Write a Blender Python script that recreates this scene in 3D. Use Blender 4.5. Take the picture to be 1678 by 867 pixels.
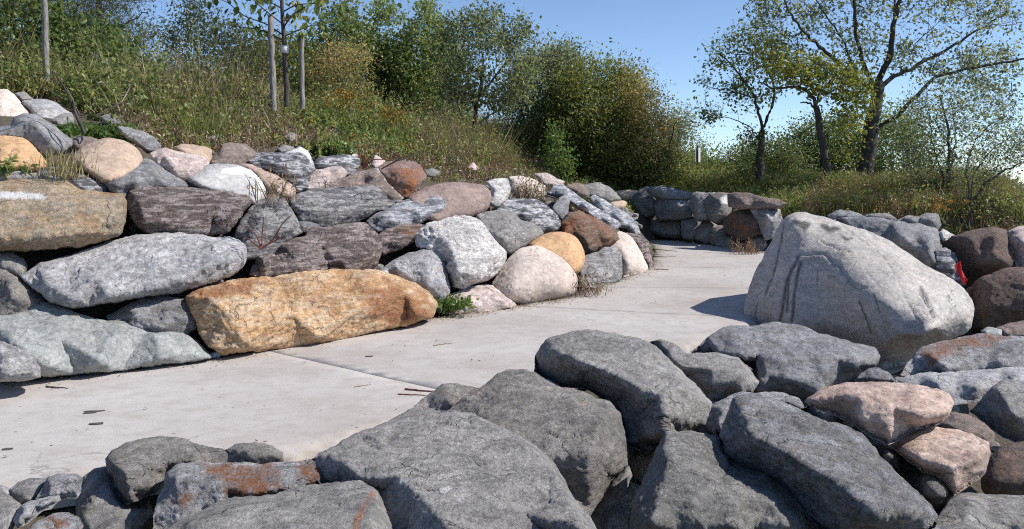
import bpy, math, random
import numpy as np
from mathutils import Vector
from mathutils.geometry import delaunay_2d_cdt

for o in list(bpy.data.objects):
    bpy.data.objects.remove(o)
SC = bpy.context.scene
SC.render.engine = 'CYCLES'
COL = SC.collection
RNG = np.random.default_rng(11)

# ------------------------------------------------------------------ camera, sky, sun, exposure
W, H, F, HOR, EYE = 1678.0, 867.0, 1453.0, 300.0, 1.6
cam = bpy.data.cameras.new('camera')
cam.sensor_width = 36.0
cam.lens = 36.0 * F / W
cam.shift_y = (HOR - H / 2) / W
cam.clip_start, cam.clip_end = 0.05, 20000
cam_o = bpy.data.objects.new('camera', cam)
cam_o.location = (0, 0, EYE)
cam_o.rotation_euler = (math.pi / 2, 0, 0)
COL.objects.link(cam_o)
SC.camera = cam_o

SUN_AZ, SUN_EL = math.radians(94), math.radians(44)      # azimuth from +Y towards +X
world = bpy.data.worlds.new('World')
SC.world = world
world.use_nodes = True
wn = world.node_tree
sky = wn.nodes.new('ShaderNodeTexSky')
sky.sky_type = 'NISHITA'
sky.sun_disc = False
sky.sun_elevation = SUN_EL
sky.sun_rotation = SUN_AZ
sky.altitude = 1500
sky.air_density, sky.dust_density, sky.ozone_density = 0.8, 0.1, 2.6
bg = wn.nodes['Background']
bg.inputs['Strength'].default_value = 0.13
wn.links.new(sky.outputs[0], bg.inputs['Color'])
sl = bpy.data.lights.new('sun', 'SUN')
sl.energy, sl.angle, sl.color = 4.35, math.radians(0.53), (1.0, 0.95, 0.885)
so = bpy.data.objects.new('sun', sl)
sd = Vector((math.cos(SUN_EL) * math.sin(SUN_AZ), math.cos(SUN_EL) * math.cos(SUN_AZ), math.sin(SUN_EL)))
so.rotation_euler = sd.to_track_quat('Z', 'Y').to_euler()
so.location = (30, 5, 40)
COL.objects.link(so)
SC.view_settings.view_transform = 'Standard'
SC.view_settings.look = 'None'
SC.view_settings.gamma = 1.0
SC.view_settings.exposure = 0.38
SC.view_settings.use_curve_mapping = False

SC.cycles.use_denoising = False
SC.cycles.filter_width = 1.1
SC.cycles.max_bounces = 6
SC.cycles.diffuse_bounces = 3
SC.cycles.transparent_max_bounces = 4

# ------------------------------------------------------------------ helpers
def at(px, py, d):
    return np.array([(px - W / 2) / F * d, d, EYE + (HOR - py) / F * d])

def proj(p):
    p = np.asarray(p, float)
    d = np.maximum(p[..., 1], .05)
    return p[..., 0] / d * F + W / 2, HOR - (p[..., 2] - EYE) / d * F

def lin(c, k=1.0):
    r = []
    for v in c:
        v = v / 255.0
        r.append((v / 12.92 if v <= .04045 else ((v + .055) / 1.055) ** 2.4) * k)
    return (*r, 1.0)

def tag(o, label=None, cat=None, group=None, kind=None):
    if label: o['label'] = label
    if cat: o['category'] = cat
    if group: o['group'] = group
    if kind: o['kind'] = kind
    return o

def link(name, mesh, parent=None, mat=None, loc=None):
    o = bpy.data.objects.new(name, mesh)
    COL.objects.link(o)
    if mat is not None and mesh is not None and len(mesh.materials) == 0:
        mesh.materials.append(mat)
    if parent is not None: o.parent = parent
    if loc is not None: o.location = loc
    return o

def empty(name, loc):
    o = bpy.data.objects.new(name, None)
    o.empty_display_size = .1
    o.location = tuple(loc)
    COL.objects.link(o)
    return o

def mesh_np(name, V, T, smooth=True, attrs=None, nside=3):
    """V (n,3), T (m,nside) numpy -> mesh"""
    V = np.asarray(V, np.float32); T = np.asarray(T, np.int32)
    me = bpy.data.meshes.new(name)
    me.vertices.add(len(V)); me.vertices.foreach_set('co', V.ravel())
    me.loops.add(T.size); me.loops.foreach_set('vertex_index', T.ravel())
    me.polygons.add(len(T))
    me.polygons.foreach_set('loop_start', np.arange(0, T.size, nside, dtype=np.int32))
    me.polygons.foreach_set('loop_total', np.full(len(T), nside, np.int32))
    me.polygons.foreach_set('use_smooth', np.full(len(T), smooth, bool))
    if attrs:
        for k, a in attrs.items():
            t = me.attributes.new(k, 'FLOAT', 'POINT')
            t.data.foreach_set('value', np.asarray(a, np.float32))
    me.update(calc_edges=True)
    return me

# vectorised gradient noise
_perm = np.random.default_rng(5).permutation(4096)
_grad = np.random.default_rng(6).normal(size=(4096, 3)); _grad /= np.linalg.norm(_grad, axis=1, keepdims=True)
def perlin(p):
    p = np.asarray(p, float)
    i = np.floor(p).astype(np.int64); f = p - i
    u = f * f * f * (f * (f * 6 - 15) + 10)
    out = 0
    for dx in (0, 1):
        wx = u[:, 0] if dx else 1 - u[:, 0]
        for dy in (0, 1):
            wy = u[:, 1] if dy else 1 - u[:, 1]
            for dz in (0, 1):
                wz = u[:, 2] if dz else 1 - u[:, 2]
                h = _perm[(_perm[(_perm[(i[:, 0] + dx) & 4095] + i[:, 1] + dy) & 4095] + i[:, 2] + dz) & 4095]
                g = _grad[h]
                out = out + wx * wy * wz * (g[:, 0] * (f[:, 0] - dx) + g[:, 1] * (f[:, 1] - dy) + g[:, 2] * (f[:, 2] - dz))
    return out * 1.6
def fbm(p, oct=4, gain=.5, ridge=False):
    a, s, k = 1.0, 0.0, 1.0
    for o in range(oct):
        n = perlin(p * k + 17.3 * o)
        s = s + a * ((1 - 2 * np.abs(n)) if ridge else n)
        a *= gain; k *= 2.03
    return s

def seg_dist(P, A, B):
    """min distance of points P (n,2) to segments A->B (m,2)"""
    best = np.full(len(P), 1e9)
    for a, b in zip(A, B):
        ab = b - a
        t = np.clip(((P - a) @ ab) / max(ab @ ab, 1e-9), 0, 1)
        best = np.minimum(best, np.linalg.norm(P - (a + t[:, None] * ab), axis=1))
    return best

def in_poly(P, poly):
    x, y = P[:, 0], P[:, 1]
    ins = np.zeros(len(P), bool)
    n = len(poly)
    for i in range(n):
        x1, y1 = poly[i]; x2, y2 = poly[(i + 1) % n]
        if y1 == y2: continue
        c = ((y1 > y) != (y2 > y)) & (x < (x2 - x1) * (y - y1) / (y2 - y1) + x1)
        ins ^= c
    return ins

# ------------------------------------------------------------------ node helpers
class NT:
    def __init__(s, name):
        s.m = bpy.data.materials.new(name); s.m.use_nodes = True
        s.t = s.m.node_tree; s.t.nodes.clear()
    def n(s, typ, **kw):
        nd = s.t.nodes.new(typ)
        ins = kw.pop('ins', {})
        for k, v in kw.items(): setattr(nd, k, v)
        for k, v in ins.items():
            if isinstance(v, bpy.types.NodeSocket): s.t.links.new(v, nd.inputs[k])
            else: nd.inputs[k].default_value = v
        return nd
    def ramp(s, fac, stops, interp='LINEAR'):
        nd = s.n('ShaderNodeValToRGB', ins={0: fac})
        cr = nd.color_ramp; cr.interpolation = interp
        while len(cr.elements) < len(stops): cr.elements.new(.5)
        for e, (p, c) in zip(cr.elements, stops):
            e.position = p; e.color = c if len(c) == 4 else (*c, 1)
        return nd.outputs[0]
    def mix(s, fac, a, b, mode='MIX'):
        nd = s.n('ShaderNodeMix', data_type='RGBA', blend_type=mode)
        for idx, v in ((0, fac), (6, a), (7, b)):
            if isinstance(v, bpy.types.NodeSocket): s.t.links.new(v, nd.inputs[idx])
            else: nd.inputs[idx].default_value = v
        return nd.outputs[2]
    def math(s, op, a, b=None, clamp=False):
        nd = s.n('ShaderNodeMath', operation=op, use_clamp=clamp)
        for i, v in enumerate((a, b)):
            if v is None: continue
            if isinstance(v, bpy.types.NodeSocket): s.t.links.new(v, nd.inputs[i])
            else: nd.inputs[i].default_value = v
        return nd.outputs[0]
    def noise(s, vec, scale, detail=4, rough=.55, dist=0.0):
        return s.n('ShaderNodeTexNoise', ins={'Vector': vec, 'Scale': scale, 'Detail': detail, 'Roughness': rough, 'Distortion': dist}).outputs[0]
    def out(s, shader):
        o = s.n('ShaderNodeOutputMaterial', ins={'Surface': shader}); return s.m

G = lambda v: (v, v, v, 1)

def simple_mat(name, c1, c2, scale=6, rough=.85, bump=.3, bumpscale=30, stretch=(1, 1, 1)):
    t = NT(name)
    co = t.n('ShaderNodeTexCoord').outputs['Object']
    mp = t.n('ShaderNodeMapping', ins={'Vector': co, 'Scale': stretch}).outputs[0]
    col = t.ramp(t.noise(mp, scale, 5), [(.3, c1), (.7, c2)])
    b = t.n('ShaderNodeBump', ins={'Strength': bump, 'Distance': .02, 'Height': t.noise(mp, bumpscale, 5)})
    p = t.n('ShaderNodeBsdfPrincipled', ins={'Base Color': col, 'Roughness': rough, 'Normal': b.outputs[0]})
    return t.out(p.outputs[0])
# ------------------------------------------------------------------ terrain
LEFT = np.array([(-14, -3), (-9, 2.0), (-6.4, 4.6), (-4.13, 7.15), (-2.76, 8.2), (-0.9, 10.6), (0.09, 11.6), (0.95, 12.7), (2.6, 16.8), (3.4, 21), (3.8, 24.6),
                 (4.4, 25.4), (5.1, 23.6), (6.0, 20.9), (8.0, 18.6), (12, 16.4), (20, 14.5), (40, 12)], float)
RIGHT = np.array([(-14, -6.5), (-8, -.6), (-2.7, 4.65), (-1.3, 5.3), (-.94, 5.72), (0.6, 7.6), (2.6, 9.8), (3.3, 11.4), (4.6, 12.6), (7, 12.9), (12, 12), (20, 10.5), (40, 8)], float)
PATHPOLY = np.vstack([LEFT, RIGHT[::-1]])

def zones(P):
    """signed: outer distance (left hill side), inner distance (shore side), inside-path flag"""
    dl = seg_dist(P, LEFT[:-1], LEFT[1:]); dr = seg_dist(P, RIGHT[:-1], RIGHT[1:])
    ins = in_poly(P, PATHPOLY)
    outer = (~ins) & (dl <= dr)
    inner = (~ins) & (dl > dr)
    return np.where(outer, dl, 0), np.where(inner, dr, 0), ins

def cap(y):
    return np.interp(y, [0, 6, 9, 12, 16, 22, 27, 60], [2.6, 2.5, 2.2, 1.75, 1.5, 1.2, 1.15, 1.2])

def slope_z(P):
    """surface on which the stones of the wall lie"""
    o, i, ins = zones(P)
    c = cap(P[:, 1])
    steep = np.interp(P[:, 1], [0, 12, 17, 22], [.86, .86, 1.1, 2.2])
    z = np.minimum(steep * o, c)
    run = np.maximum(0, o - c / steep)
    farright = np.clip((P[:, 0] - 4.0) / 6, 0, 1)
    rise = (.24 * np.minimum(run, 9) + .05 * np.clip(run - 9, 0, 40)) * (1 - farright) + farright * (.035 * np.minimum(run, 20))
    z = z + rise
    return z, o, i

def ground_z(P):
    z, o, i = slope_z(P)
    dip = .42 * np.clip(o / .35, 0, 1) * np.clip(1 - (o - 2.6) / 1.0, .12, 1)
    z = z - dip
    z = z - np.where(i > 0, .22 + np.minimum(.16 * i, 1.0) + .05 * np.clip(i - 6, 0, 60), 0)
    ins = (o == 0) & (i == 0)
    z = np.where(ins, -.16, z)
    # the bank falls away to the lake on the right
    edge = 7.4 + .45 * np.clip(P[:, 1] - 12, 0, 60)
    fall = np.clip((P[:, 0] - edge) / 4.5, 0, 1); fall = fall * fall * (3 - 2 * fall)
    return z * (1 - fall) - 3.2 * fall

def build_ground():
    xs = np.concatenate([np.linspace(-3000, -60, 14), np.linspace(-50, -16, 18), np.arange(-15, 17, .28), np.linspace(18, 60, 24), np.linspace(90, 3000, 8)])
    ys = np.concatenate([np.linspace(-60, -4, 10), np.arange(-3, 32, .28), np.linspace(33, 80, 30), np.linspace(110, 3000, 12)])
    X, Y = np.meshgrid(xs, ys)
    P = np.stack([X.ravel(), Y.ravel()], 1)
    Z = ground_z(P)
    p3 = np.c_[P, np.zeros(len(P))]
    o, i, ins = zones(P)
    Z = Z + np.where(ins, 0, .07 * fbm(p3 * 1.1, 3) * np.clip((o + i) / .6, 0, 1))
    nx, ny = len(xs), len(ys)
    a = (np.arange(ny - 1)[:, None] * nx + np.arange(nx - 1)[None]).ravel()
    Q = np.stack([a, a + 1, a + nx + 1, a + nx], 1)
    me = mesh_np('ground', np.c_[P, Z], Q, True, nside=4)
    t = NT('soil')
    co = t.n('ShaderNodeTexCoord').outputs['Object']
    n1 = t.noise(co, 1.3, 8); n2 = t.noise(co, 22, 6)
    c = t.ramp(n1, [(.3, (.045, .034, .024, 1)), (.5, (.085, .066, .046, 1)), (.7, (.06, .058, .03, 1))])
    c = t.mix(t.ramp(n2, [(.45, G(0)), (.7, G(.6))]), c, (.16, .13, .095, 1))
    b = t.n('ShaderNodeBump', ins={'Strength': .8, 'Distance': .05, 'Height': n2})
    m = t.out(t.n('ShaderNodeBsdfPrincipled', ins={'Base Color': c, 'Roughness': .95, 'Normal': b.outputs[0]}).outputs[0])
    tag(link('ground', me, mat=m), 'brown soil of the bank under the stones and weeds', 'ground', kind='structure')

def build_lake():
    V = [(10, -200, -1.9), (9000, -200, -1.9), (9000, 9000, -1.9), (10, 9000, -1.9)]
    me = mesh_np('lake', V, [(0, 1, 2, 3)], False, nside=4)
    t = NT('lake_water')
    co = t.n('ShaderNodeTexCoord').outputs['Object']
    b = t.n('ShaderNodeBump', ins={'Strength': .5, 'Distance': .3, 'Height': t.noise(co, .7, 5)})
    m = t.out(t.n('ShaderNodeBsdfPrincipled', ins={'Base Color': (.06, .11, .15, 1), 'Roughness': .12, 'Normal': b.outputs[0]}).outputs[0])
    tag(link('lake', me, mat=m), 'pale blue lake beyond the shrubs', 'lake', kind='structure')

# ------------------------------------------------------------------ concrete path in slabs
def concrete_mat():
    t = NT('concrete')
    co = t.n('ShaderNodeTexCoord').outputs['Object']
    n1 = t.noise(co, .55, 6, .6); n2 = t.noise(co, 5, 8, .7); n3 = t.noise(co, 90, 3, .6)
    c = t.ramp(n1, [(.3, lin((182, 173, 166), .83)), (.5, lin((200, 193, 187), .83)), (.72, lin((212, 206, 200), .83))])
    c = t.mix(t.ramp(n2, [(.33, G(.45)), (.55, G(0))]), c, lin((164, 153, 144), .83))
    c = t.mix(t.ramp(n3, [(.30, G(.5)), (.42, G(0))]), c, lin((120, 114, 110), .8))
    c = t.mix(t.ramp(n3, [(.62, G(0)), (.75, G(.5))]), c, lin((226, 222, 220), .85))
    vor = t.n('ShaderNodeTexVoronoi', ins={'Vector': co, 'Scale': 7.0}).outputs[0]
    c = t.mix(t.ramp(vor, [(.05, G(.8)), (.09, G(0))]), c, lin((105, 97, 92), .8))
    wob = t.n('ShaderNodeVectorMath', operation='ADD', ins={0: co, 1: t.n('ShaderNodeVectorMath', operation='SCALE', ins={0: t.n('ShaderNodeTexNoise', ins={'Vector': co, 'Scale': 1.6, 'Detail': 6.0}).outputs[1], 'Scale': .9}).outputs[0]}).outputs[0]
    ed = t.n('ShaderNodeTexVoronoi', feature='DISTANCE_TO_EDGE', ins={'Vector': wob, 'Scale': .42}).outputs[0]
    c = t.mix(t.math('MULTIPLY', t.ramp(ed, [(.0, G(1)), (.0045, G(0))]), t.ramp(n1, [(.46, G(0)), (.56, G(.55))])), c, lin((118, 110, 104), .8))
    st = t.n('ShaderNodeAttribute', attribute_name='stain').outputs['Fac']
    c = t.mix(st, c, lin((152, 140, 126), .75))
    wv = t.n('ShaderNodeMapping', ins={'Vector': co, 'Rotation': (0, 0, .78), 'Scale': (1, 18, 1)}).outputs[0]
    b = t.n('ShaderNodeBump', ins={'Strength': .35, 'Distance': .008, 'Height': t.math('ADD', t.noise(wv, 6, 3), t.math('MULTIPLY', n3, .8))})
    return t.out(t.n('ShaderNodeBsdfPrincipled', ins={'Base Color': c, 'Roughness': .9, 'Normal': b.outputs[0]}).outputs[0])

def clip_half(poly, p, n):
    out = []
    for i in range(len(poly)):
        a, b = poly[i], poly[(i + 1) % len(poly)]
        da, db = (a - p) @ n, (b - p) @ n
        if da >= 0: out.append(a)
        if da * db < 0: out.append(a + (b - a) * da / (da - db))
    return out

def dense_poly(poly, step, rng, jag=0.0):
    pts = []
    n = len(poly)
    for i in range(n):
        a, b = np.array(poly[i]), np.array(poly[(i + 1) % n])
        k = max(1, int(np.linalg.norm(b - a) / step))
        for j in range(k): pts.append(a + (b - a) * j / k)
    return np.array(pts)

def build_path():
    root = tag(empty('path', (0, 8, 0)), 'curving path of pale concrete slabs between the boulders', 'path', kind='structure')
    mat = concrete_mat()
    # joints: world lines through pairs of picture points on the path
    def g(px, py): d = F * EYE / (py - HOR); return at(px, py, d)[:2]
    J = [(g(400, 566), g(745, 645)), (g(800, 500), g(1140, 516)), (g(930, 470), g(1190, 472)), (g(1010, 440), g(1215, 437)), (g(1040, 415), g(1230, 413)), (g(-400, 700), g(100, 860))]
    lines = []
    for a, b in J:
        d = (b - a) / np.linalg.norm(b - a); nrm = np.array([-d[1], d[0]])
        if nrm @ np.array([.5, .85]) < 0: nrm = -nrm
        lines.append((a, nrm))
    order = [5, 0, 1, 2, 3, 4]
    # the run of slabs along the path up to the bend, then one long piece round it
    L = LEFT.copy(); R = RIGHT.copy()
    full = [np.array(p) for p in np.vstack([L, R[::-1]])]
    for k in range(len(order) + 1):
        poly = full
        if k > 0: poly = clip_half(poly, lines[order[k - 1]][0] + lines[order[k - 1]][1] * .002, lines[order[k - 1]][1])
        if k < len(order): poly = clip_half(poly, lines[order[k]][0] - lines[order[k]][1] * .002, -lines[order[k]][1])
        if len(poly) < 3: continue
        rng = np.random.default_rng(k)
        rim = dense_poly(poly, .05, rng)
        dr = seg_dist(rim, RIGHT[:-1], RIGHT[1:])
        p3 = np.c_[rim, np.zeros(len(rim))]
        rag = np.where(dr < .02, .03, 0)
        rim = rim + np.c_[fbm(p3 * 4, 3) * rag, fbm(p3 * 4 + 40, 3) * rag]
        lo, hi = rim.min(0), rim.max(0)
        step = .16
        gx, gy = np.meshgrid(np.arange(lo[0], min(hi[0], 9), step), np.arange(lo[1], hi[1], step))
        Pn = np.stack([gx.ravel(), gy.ravel()], 1) + rng.normal(size=(gx.size, 2)) * .02
        Pn = Pn[(Pn[:, 0] > -9) & (Pn[:, 1] > 1)]
        if len(Pn):
            Pn = Pn[in_poly(Pn, rim)]
            Pn = Pn[seg_dist(Pn, rim, np.roll(rim, -1, 0)) > .035]
        nr_ = np.roll(rim, -1, 0) - np.roll(rim, 1, 0); nr_ = np.c_[-nr_[:, 1], nr_[:, 0]] / (np.linalg.norm(nr_, axis=1, keepdims=True) + 1e-9)
        near = (dr < .02) & (rim[:, 1] < 13) & (rim[:, 0] > -4)
        rows = []
        for off in (.035, .075, .13):
            for sg in (1, -1):
                q = rim[near] + nr_[near] * off * sg
                if len(q):
                    q = q[in_poly(q, rim)]
                    if len(q): q = q[seg_dist(q, rim, np.roll(rim, -1, 0)) > off * .8]
                    if len(q): rows.append(q[rng.random(len(q)) < .9])
        if rows:
            rows = np.vstack(rows)
            if len(Pn): Pn = Pn[seg_dist(Pn, RIGHT[:-1], RIGHT[1:]) > .17]
            Pn = np.vstack([Pn, rows]) if len(Pn) else rows
        allp = np.vstack([rim, Pn]) if len(Pn) else rim
        n = len(rim)
        v, e, f, *_ = delaunay_2d_cdt([Vector(p) for p in allp], [], [list(range(n))], 1, 1e-5)
        v = np.array([tuple(q) for q in v])
        dj = np.full(len(v), 9.)
        drr = seg_dist(v, RIGHT[:-1], RIGHT[1:])
        v3 = np.c_[v, np.zeros(len(v))]
        z = .006 * fbm(v3 * .8, 3) - np.clip(1 - drr / .14, 0, 1) ** 2 * (.05 + .02 * fbm(v3 * 5, 2)) + .014 * fbm(v3 * 12, 3) * np.clip(1 - drr / .2, 0, 1)
        dl = seg_dist(v, LEFT[:-1], LEFT[1:])
        stain = np.clip(1 - dl / .35, 0, 1) * np.clip(.25 + .8 * fbm(v3 * 3, 3), 0, 1) * .7
        stain = np.maximum(stain, np.clip(1 - drr / .22, 0, 1) * np.clip(.3 + .8 * fbm(v3 * 7, 3), 0, .6) * (v[:, 1] < 13))
        top = np.c_[v, z]
        T = [tuple(t) for t in f]
        V = list(map(tuple, top)); Fc = []
        for t in T:
            a, b, c2 = (np.array(V[i][:2]) for i in t[:3])
            cr = (b - a)[0] * (c2 - a)[1] - (b - a)[1] * (c2 - a)[0]
            Fc.append(tuple(t) if cr > 0 else tuple(t)[::-1])
        # skirt 0.15 m deep from boundary edges
        from collections import Counter
        cnt = Counter()
        for t in Fc:
            for i in range(3): cnt[(t[i], t[(i + 1) % 3])] += 1
        low = {}
        st = list(stain)
        for (a, b) in list(cnt):
            if (b, a) not in cnt:
                for q in (a, b):
                    if q not in low:
                        low[q] = len(V)
                        x, y, zz = V[q]
                        V.append((x, y, -.15)); st.append(.25)
                Fc.append((b, a, low[a])); Fc.append((b, low[a], low[b]))
        me = mesh_np('slab', np.array(V), np.array(Fc), True, {'stain': np.array(st)})
        link('slab', me, root, mat, loc=(0, -8, 0))
    return root
# ------------------------------------------------------------------ stone materials
K = 1.2
STY = {   # c1, c2, band colour, band amount, speck (dark, light), rust colour/amount, bump, roughness of the form, banding stretch
 'cream':   dict(c=[(206,194,182),(182,170,160)], band=((160,146,138),.25), sp=(.25,.2), bump=.35, form=.5),
 'palegrey':dict(c=[(174,173,171),(152,150,149)], band=((140,138,138),.2), sp=(.2,.15), bump=.3, form=.35),
 'boulder': dict(c=[(168,163,158),(150,146,141)], band=((205,192,184),.25), sp=(.15,.1), bump=.4, form=.45),
 'lgrey':   dict(c=[(181,180,181),(144,143,146)], band=((198,196,194),.35), sp=(.45,.35), bump=.8, form=1.0),
 'mgrey':   dict(c=[(171,167,163),(140,137,135)], band=((152,150,148),.25), sp=(.6,.45), bump=.9, form=.8),
 'dgrey':   dict(c=[(155,152,147),(121,118,116)], band=((132,132,136),.25), sp=(.4,.3), bump=.8, form=.9),
 'bgrey':   dict(c=[(147,145,144),(109,109,111)], band=((150,155,164),.3), sp=(.4,.3), bump=.7, form=.8),
 'gneissbw':dict(c=[(102,102,107),(74,75,80)], band=((212,212,214),.8), sp=(.4,.4), bump=.8, form=.9),
 'gneissg': dict(c=[(137,134,135),(98,97,102)], band=((200,198,196),.75), sp=(.5,.4), bump=1., form=1.1),
 'gneissdk':dict(c=[(157,154,151),(108,106,107)], band=((172,174,180),.6), sp=(.5,.5), bump=1., form=1.0),
 'gneissbr':dict(c=[(130,115,110),(92,81,79)], band=((204,190,186),.75), sp=(.4,.4), bump=1.1, form=1.3),
 'gneissbl':dict(c=[(134,135,141),(104,106,113)], band=((208,210,214),.7), sp=(.3,.3), bump=.8, form=.9),
 'tan':     dict(c=[(178,156,136),(156,137,121)], band=((206,190,172),.2), sp=(.2,.15), bump=.3, form=.4),
 'paletan': dict(c=[(194,182,172),(176,164,155)], band=((160,146,134),.2), sp=(.2,.2), bump=.35, form=.45),
 'tano':    dict(c=[(188,152,114),(166,132,98)], band=((214,186,146),.25), sp=(.2,.2), bump=.3, form=.35),
 'ochre':   dict(c=[(228,190,146),(204,164,120)], band=((226,210,186),.7), sp=(.15,.3), rust=((170,118,72),.5), bump=.9, form=.9),
 'slabtan': dict(c=[(180,162,136),(150,137,120)], band=((150,146,142),.35), sp=(.35,.35), rust=((176,134,84),.55), bump=.9, form=.9),
 'pinkw':   dict(c=[(208,194,188),(184,166,160)], band=((150,134,130),.35), sp=(.3,.2), bump=.8, form=1.),
 'pinkbr':  dict(c=[(184,162,148),(146,124,113)], band=((212,192,180),.35), sp=(.3,.3), bump=.6, form=.8),
 'brown':   dict(c=[(148,132,122),(118,105,100)], band=((172,158,150),.3), sp=(.4,.35), bump=.9, form=1.),
 'brsmooth':dict(c=[(142,124,116),(120,105,99)], band=((156,138,130),.2), sp=(.3,.25), bump=.45, form=.45),
 'dbrown':  dict(c=[(126,108,98),(92,78,71)], band=((126,104,96),.3), sp=(.4,.25), bump=.9, form=1.),
 'rust':    dict(c=[(158,134,116),(124,102,90)], band=((196,170,150),.4), sp=(.3,.3), rust=((160,92,52),.7), bump=1.2, form=1.5),
 'rustred': dict(c=[(150,128,118),(116,102,98)], band=((170,150,144),.3), sp=(.4,.3), rust=((158,104,80),.55), bump=.9, form=1.),
 'white':   dict(c=[(244,241,237),(222,218,214)], band=((128,122,120),.38), sp=(.15,.0), bump=1.0, form=1.5),
 'whiteg':  dict(c=[(204,202,200),(158,156,158)], band=((96,97,104),.5), sp=(.6,.3), bump=1., form=1.2),
 'granite': dict(c=[(204,202,202),(156,155,158)], band=((120,120,124),.3), sp=(.9,.5), bump=1.2, form=1.3),
 'ggreen':  dict(c=[(152,155,153),(129,132,131)], band=((160,166,166),.25), sp=(.35,.5), bump=.5, form=.7),
 'olive':   dict(c=[(147,145,141),(115,113,110)], band=((150,146,138),.3), sp=(.5,.4), bump=.9, form=.9),
 'browngrey':dict(c=[(154,149,143),(122,118,114)], band=((160,153,145),.3), sp=(.5,.5), bump=.9, form=.9),
}
_mats = {}
def rock_mat(style):
    if style in _mats: return _mats[style]
    s = STY[style]
    t = NT('stone_' + style)
    tc = t.n('ShaderNodeTexCoord').outputs['Object']
    rnd = t.n('ShaderNodeObjectInfo').outputs['Random']
    off = t.n('ShaderNodeCombineXYZ', ins={0: t.math('MULTIPLY', rnd, 37.), 1: t.math('MULTIPLY', rnd, 91.), 2: t.math('MULTIPLY', rnd, 53.)}).outputs[0]
    co = t.n('ShaderNodeVectorMath', operation='ADD', ins={0: tc, 1: off}).outputs[0]
    rot = t.n('ShaderNodeCombineXYZ', ins={0: t.math('MULTIPLY', rnd, 1.1), 1: t.math('SUBTRACT', t.math('MULTIPLY', rnd, 1.0), .75), 2: t.math('MULTIPLY', rnd, 5.)}).outputs[0]
    mp = t.n('ShaderNodeMapping', ins={'Vector': co, 'Rotation': rot, 'Scale': (1.6, 1.6, 9.0)}).outputs[0]
    fk = min(1., .35 + .7 * max(0, s['bump'] - .2))
    n1 = t.noise(co, 2.6, 7, .62); n2 = t.noise(co, 19, 8, .72)
    mpf = t.n('ShaderNodeMapping', ins={'Vector': co, 'Rotation': rot, 'Scale': (.75, .75, 1.2 + 3.2 * s['band'][1])}).outputs[0]
    fine = t.noise(mpf, 85, 5, .8); spk = t.noise(co, 70, 3, .75)
    c1, c2 = (lin(x, K) for x in s['c'])
    mixv = t.math('ADD', t.math('MULTIPLY', n1, .6), t.math('MULTIPLY', n2, .4))
    c = t.ramp(mixv, [(.36, c2), (.62, c1)])
    bcol, bam = s['band']
    bn = t.noise(mp, 2.2, 8, .66, .5)
    bf = t.ramp(bn, [(.47, G(0)), (.56, G(1)), (.63, G(.25)), (.72, G(.9))])
    c = t.mix(t.math('MULTIPLY', bf, bam), c, lin(bcol, K))
    # tone drifts from patch to patch
    c = t.mix(1.0, c, t.ramp(t.noise(co, 1.1, 3), [(.3, (.80, .79, .79, 1)), (.7, (1.14, 1.13, 1.12, 1))]), 'MULTIPLY')
    if 'rust' in s:
        rc, ra = s['rust']
        rf = t.ramp(t.noise(co, 1.9, 7, .68, .4), [(.46, G(0)), (.62, G(ra))])
        c = t.mix(rf, c, lin(rc, K))
    else:
        rf = t.ramp(t.noise(co, 1.5, 6, .7), [(.6, G(0)), (.74, G(.35))])
        c = t.mix(rf, c, lin((164, 138, 110), K))
    sd, sli = s['sp']
    c = t.mix(t.math('MULTIPLY', t.ramp(spk, [(.30, G(1)), (.44, G(0))]), sd), c, lin((58, 57, 60), K))
    c = t.mix(t.math('MULTIPLY', t.ramp(t.noise(co, 52, 3, .8), [(.60, G(0)), (.72, G(1))]), sli), c, lin((222, 220, 218), K))
    c = t.mix(1.0, c, t.ramp(fine, [(.32, G(1 - .36 * fk)), (.5, G(1.0)), (.68, G(1 + .38 * fk))]), 'MULTIPLY')
    c = t.mix(1.0, c, t.ramp(n2, [(.32, G(1 - .3 * min(1, s['bump'] + .2))), (.5, G(1.0)), (.66, G(1 + .26 * min(1, s['bump'] + .2)))]), 'MULTIPLY')
    mid = t.noise(mpf, 9, 5, .7, .6)
    c = t.mix(1.0, c, t.ramp(mid, [(.34, G(1 - .34 * fk)), (.5, G(1.0)), (.66, G(1 + .30 * fk))]), 'MULTIPLY')
    # dirt in the seams, pale worn grain
    dk = t.ramp(t.noise(mp, 6.5, 7, .72, .3), [(.36, G(1)), (.45, G(0))])
    c = t.mix(t.math('MULTIPLY', dk, min(.75, .25 + .5 * bam)), c, lin(tuple(x * .42 for x in s['c'][1]), K))
    # hairline joints
    vd = t.n('ShaderNodeVectorMath', operation='ADD', ins={0: co, 1: t.n('ShaderNodeVectorMath', operation='SCALE', ins={0: t.n('ShaderNodeTexNoise', ins={'Vector': co, 'Scale': 3.0, 'Detail': 5.0}).outputs[1], 'Scale': .45}).outputs[0]}).outputs[0]
    vor = t.n('ShaderNodeTexVoronoi', feature='DISTANCE_TO_EDGE', ins={'Vector': vd, 'Scale': 2.3}).outputs[0]
    crack = t.math('MULTIPLY', t.ramp(vor, [(.0, G(1)), (.016, G(0))]), t.ramp(n1, [(.48, G(0)), (.58, G(1))]))
    c = t.mix(t.math('MULTIPLY', crack, .6), c, lin((62, 58, 57), K))
    rs = t.n('ShaderNodeAttribute', attribute_name='rust').outputs['Fac']
    c = t.mix(t.math('MULTIPLY', rs, t.ramp(t.math('ADD', t.math('MULTIPLY', n2, .5), t.math('MULTIPLY', mid, .5)), [(.40, G(.12)), (.54, G(.95))])), c, t.ramp(spk, [(.35, lin((116, 74, 54), K)), (.62, lin((176, 118, 76), K))]))
    ds = t.n('ShaderNodeAttribute', attribute_name='streak').outputs['Fac']
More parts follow.
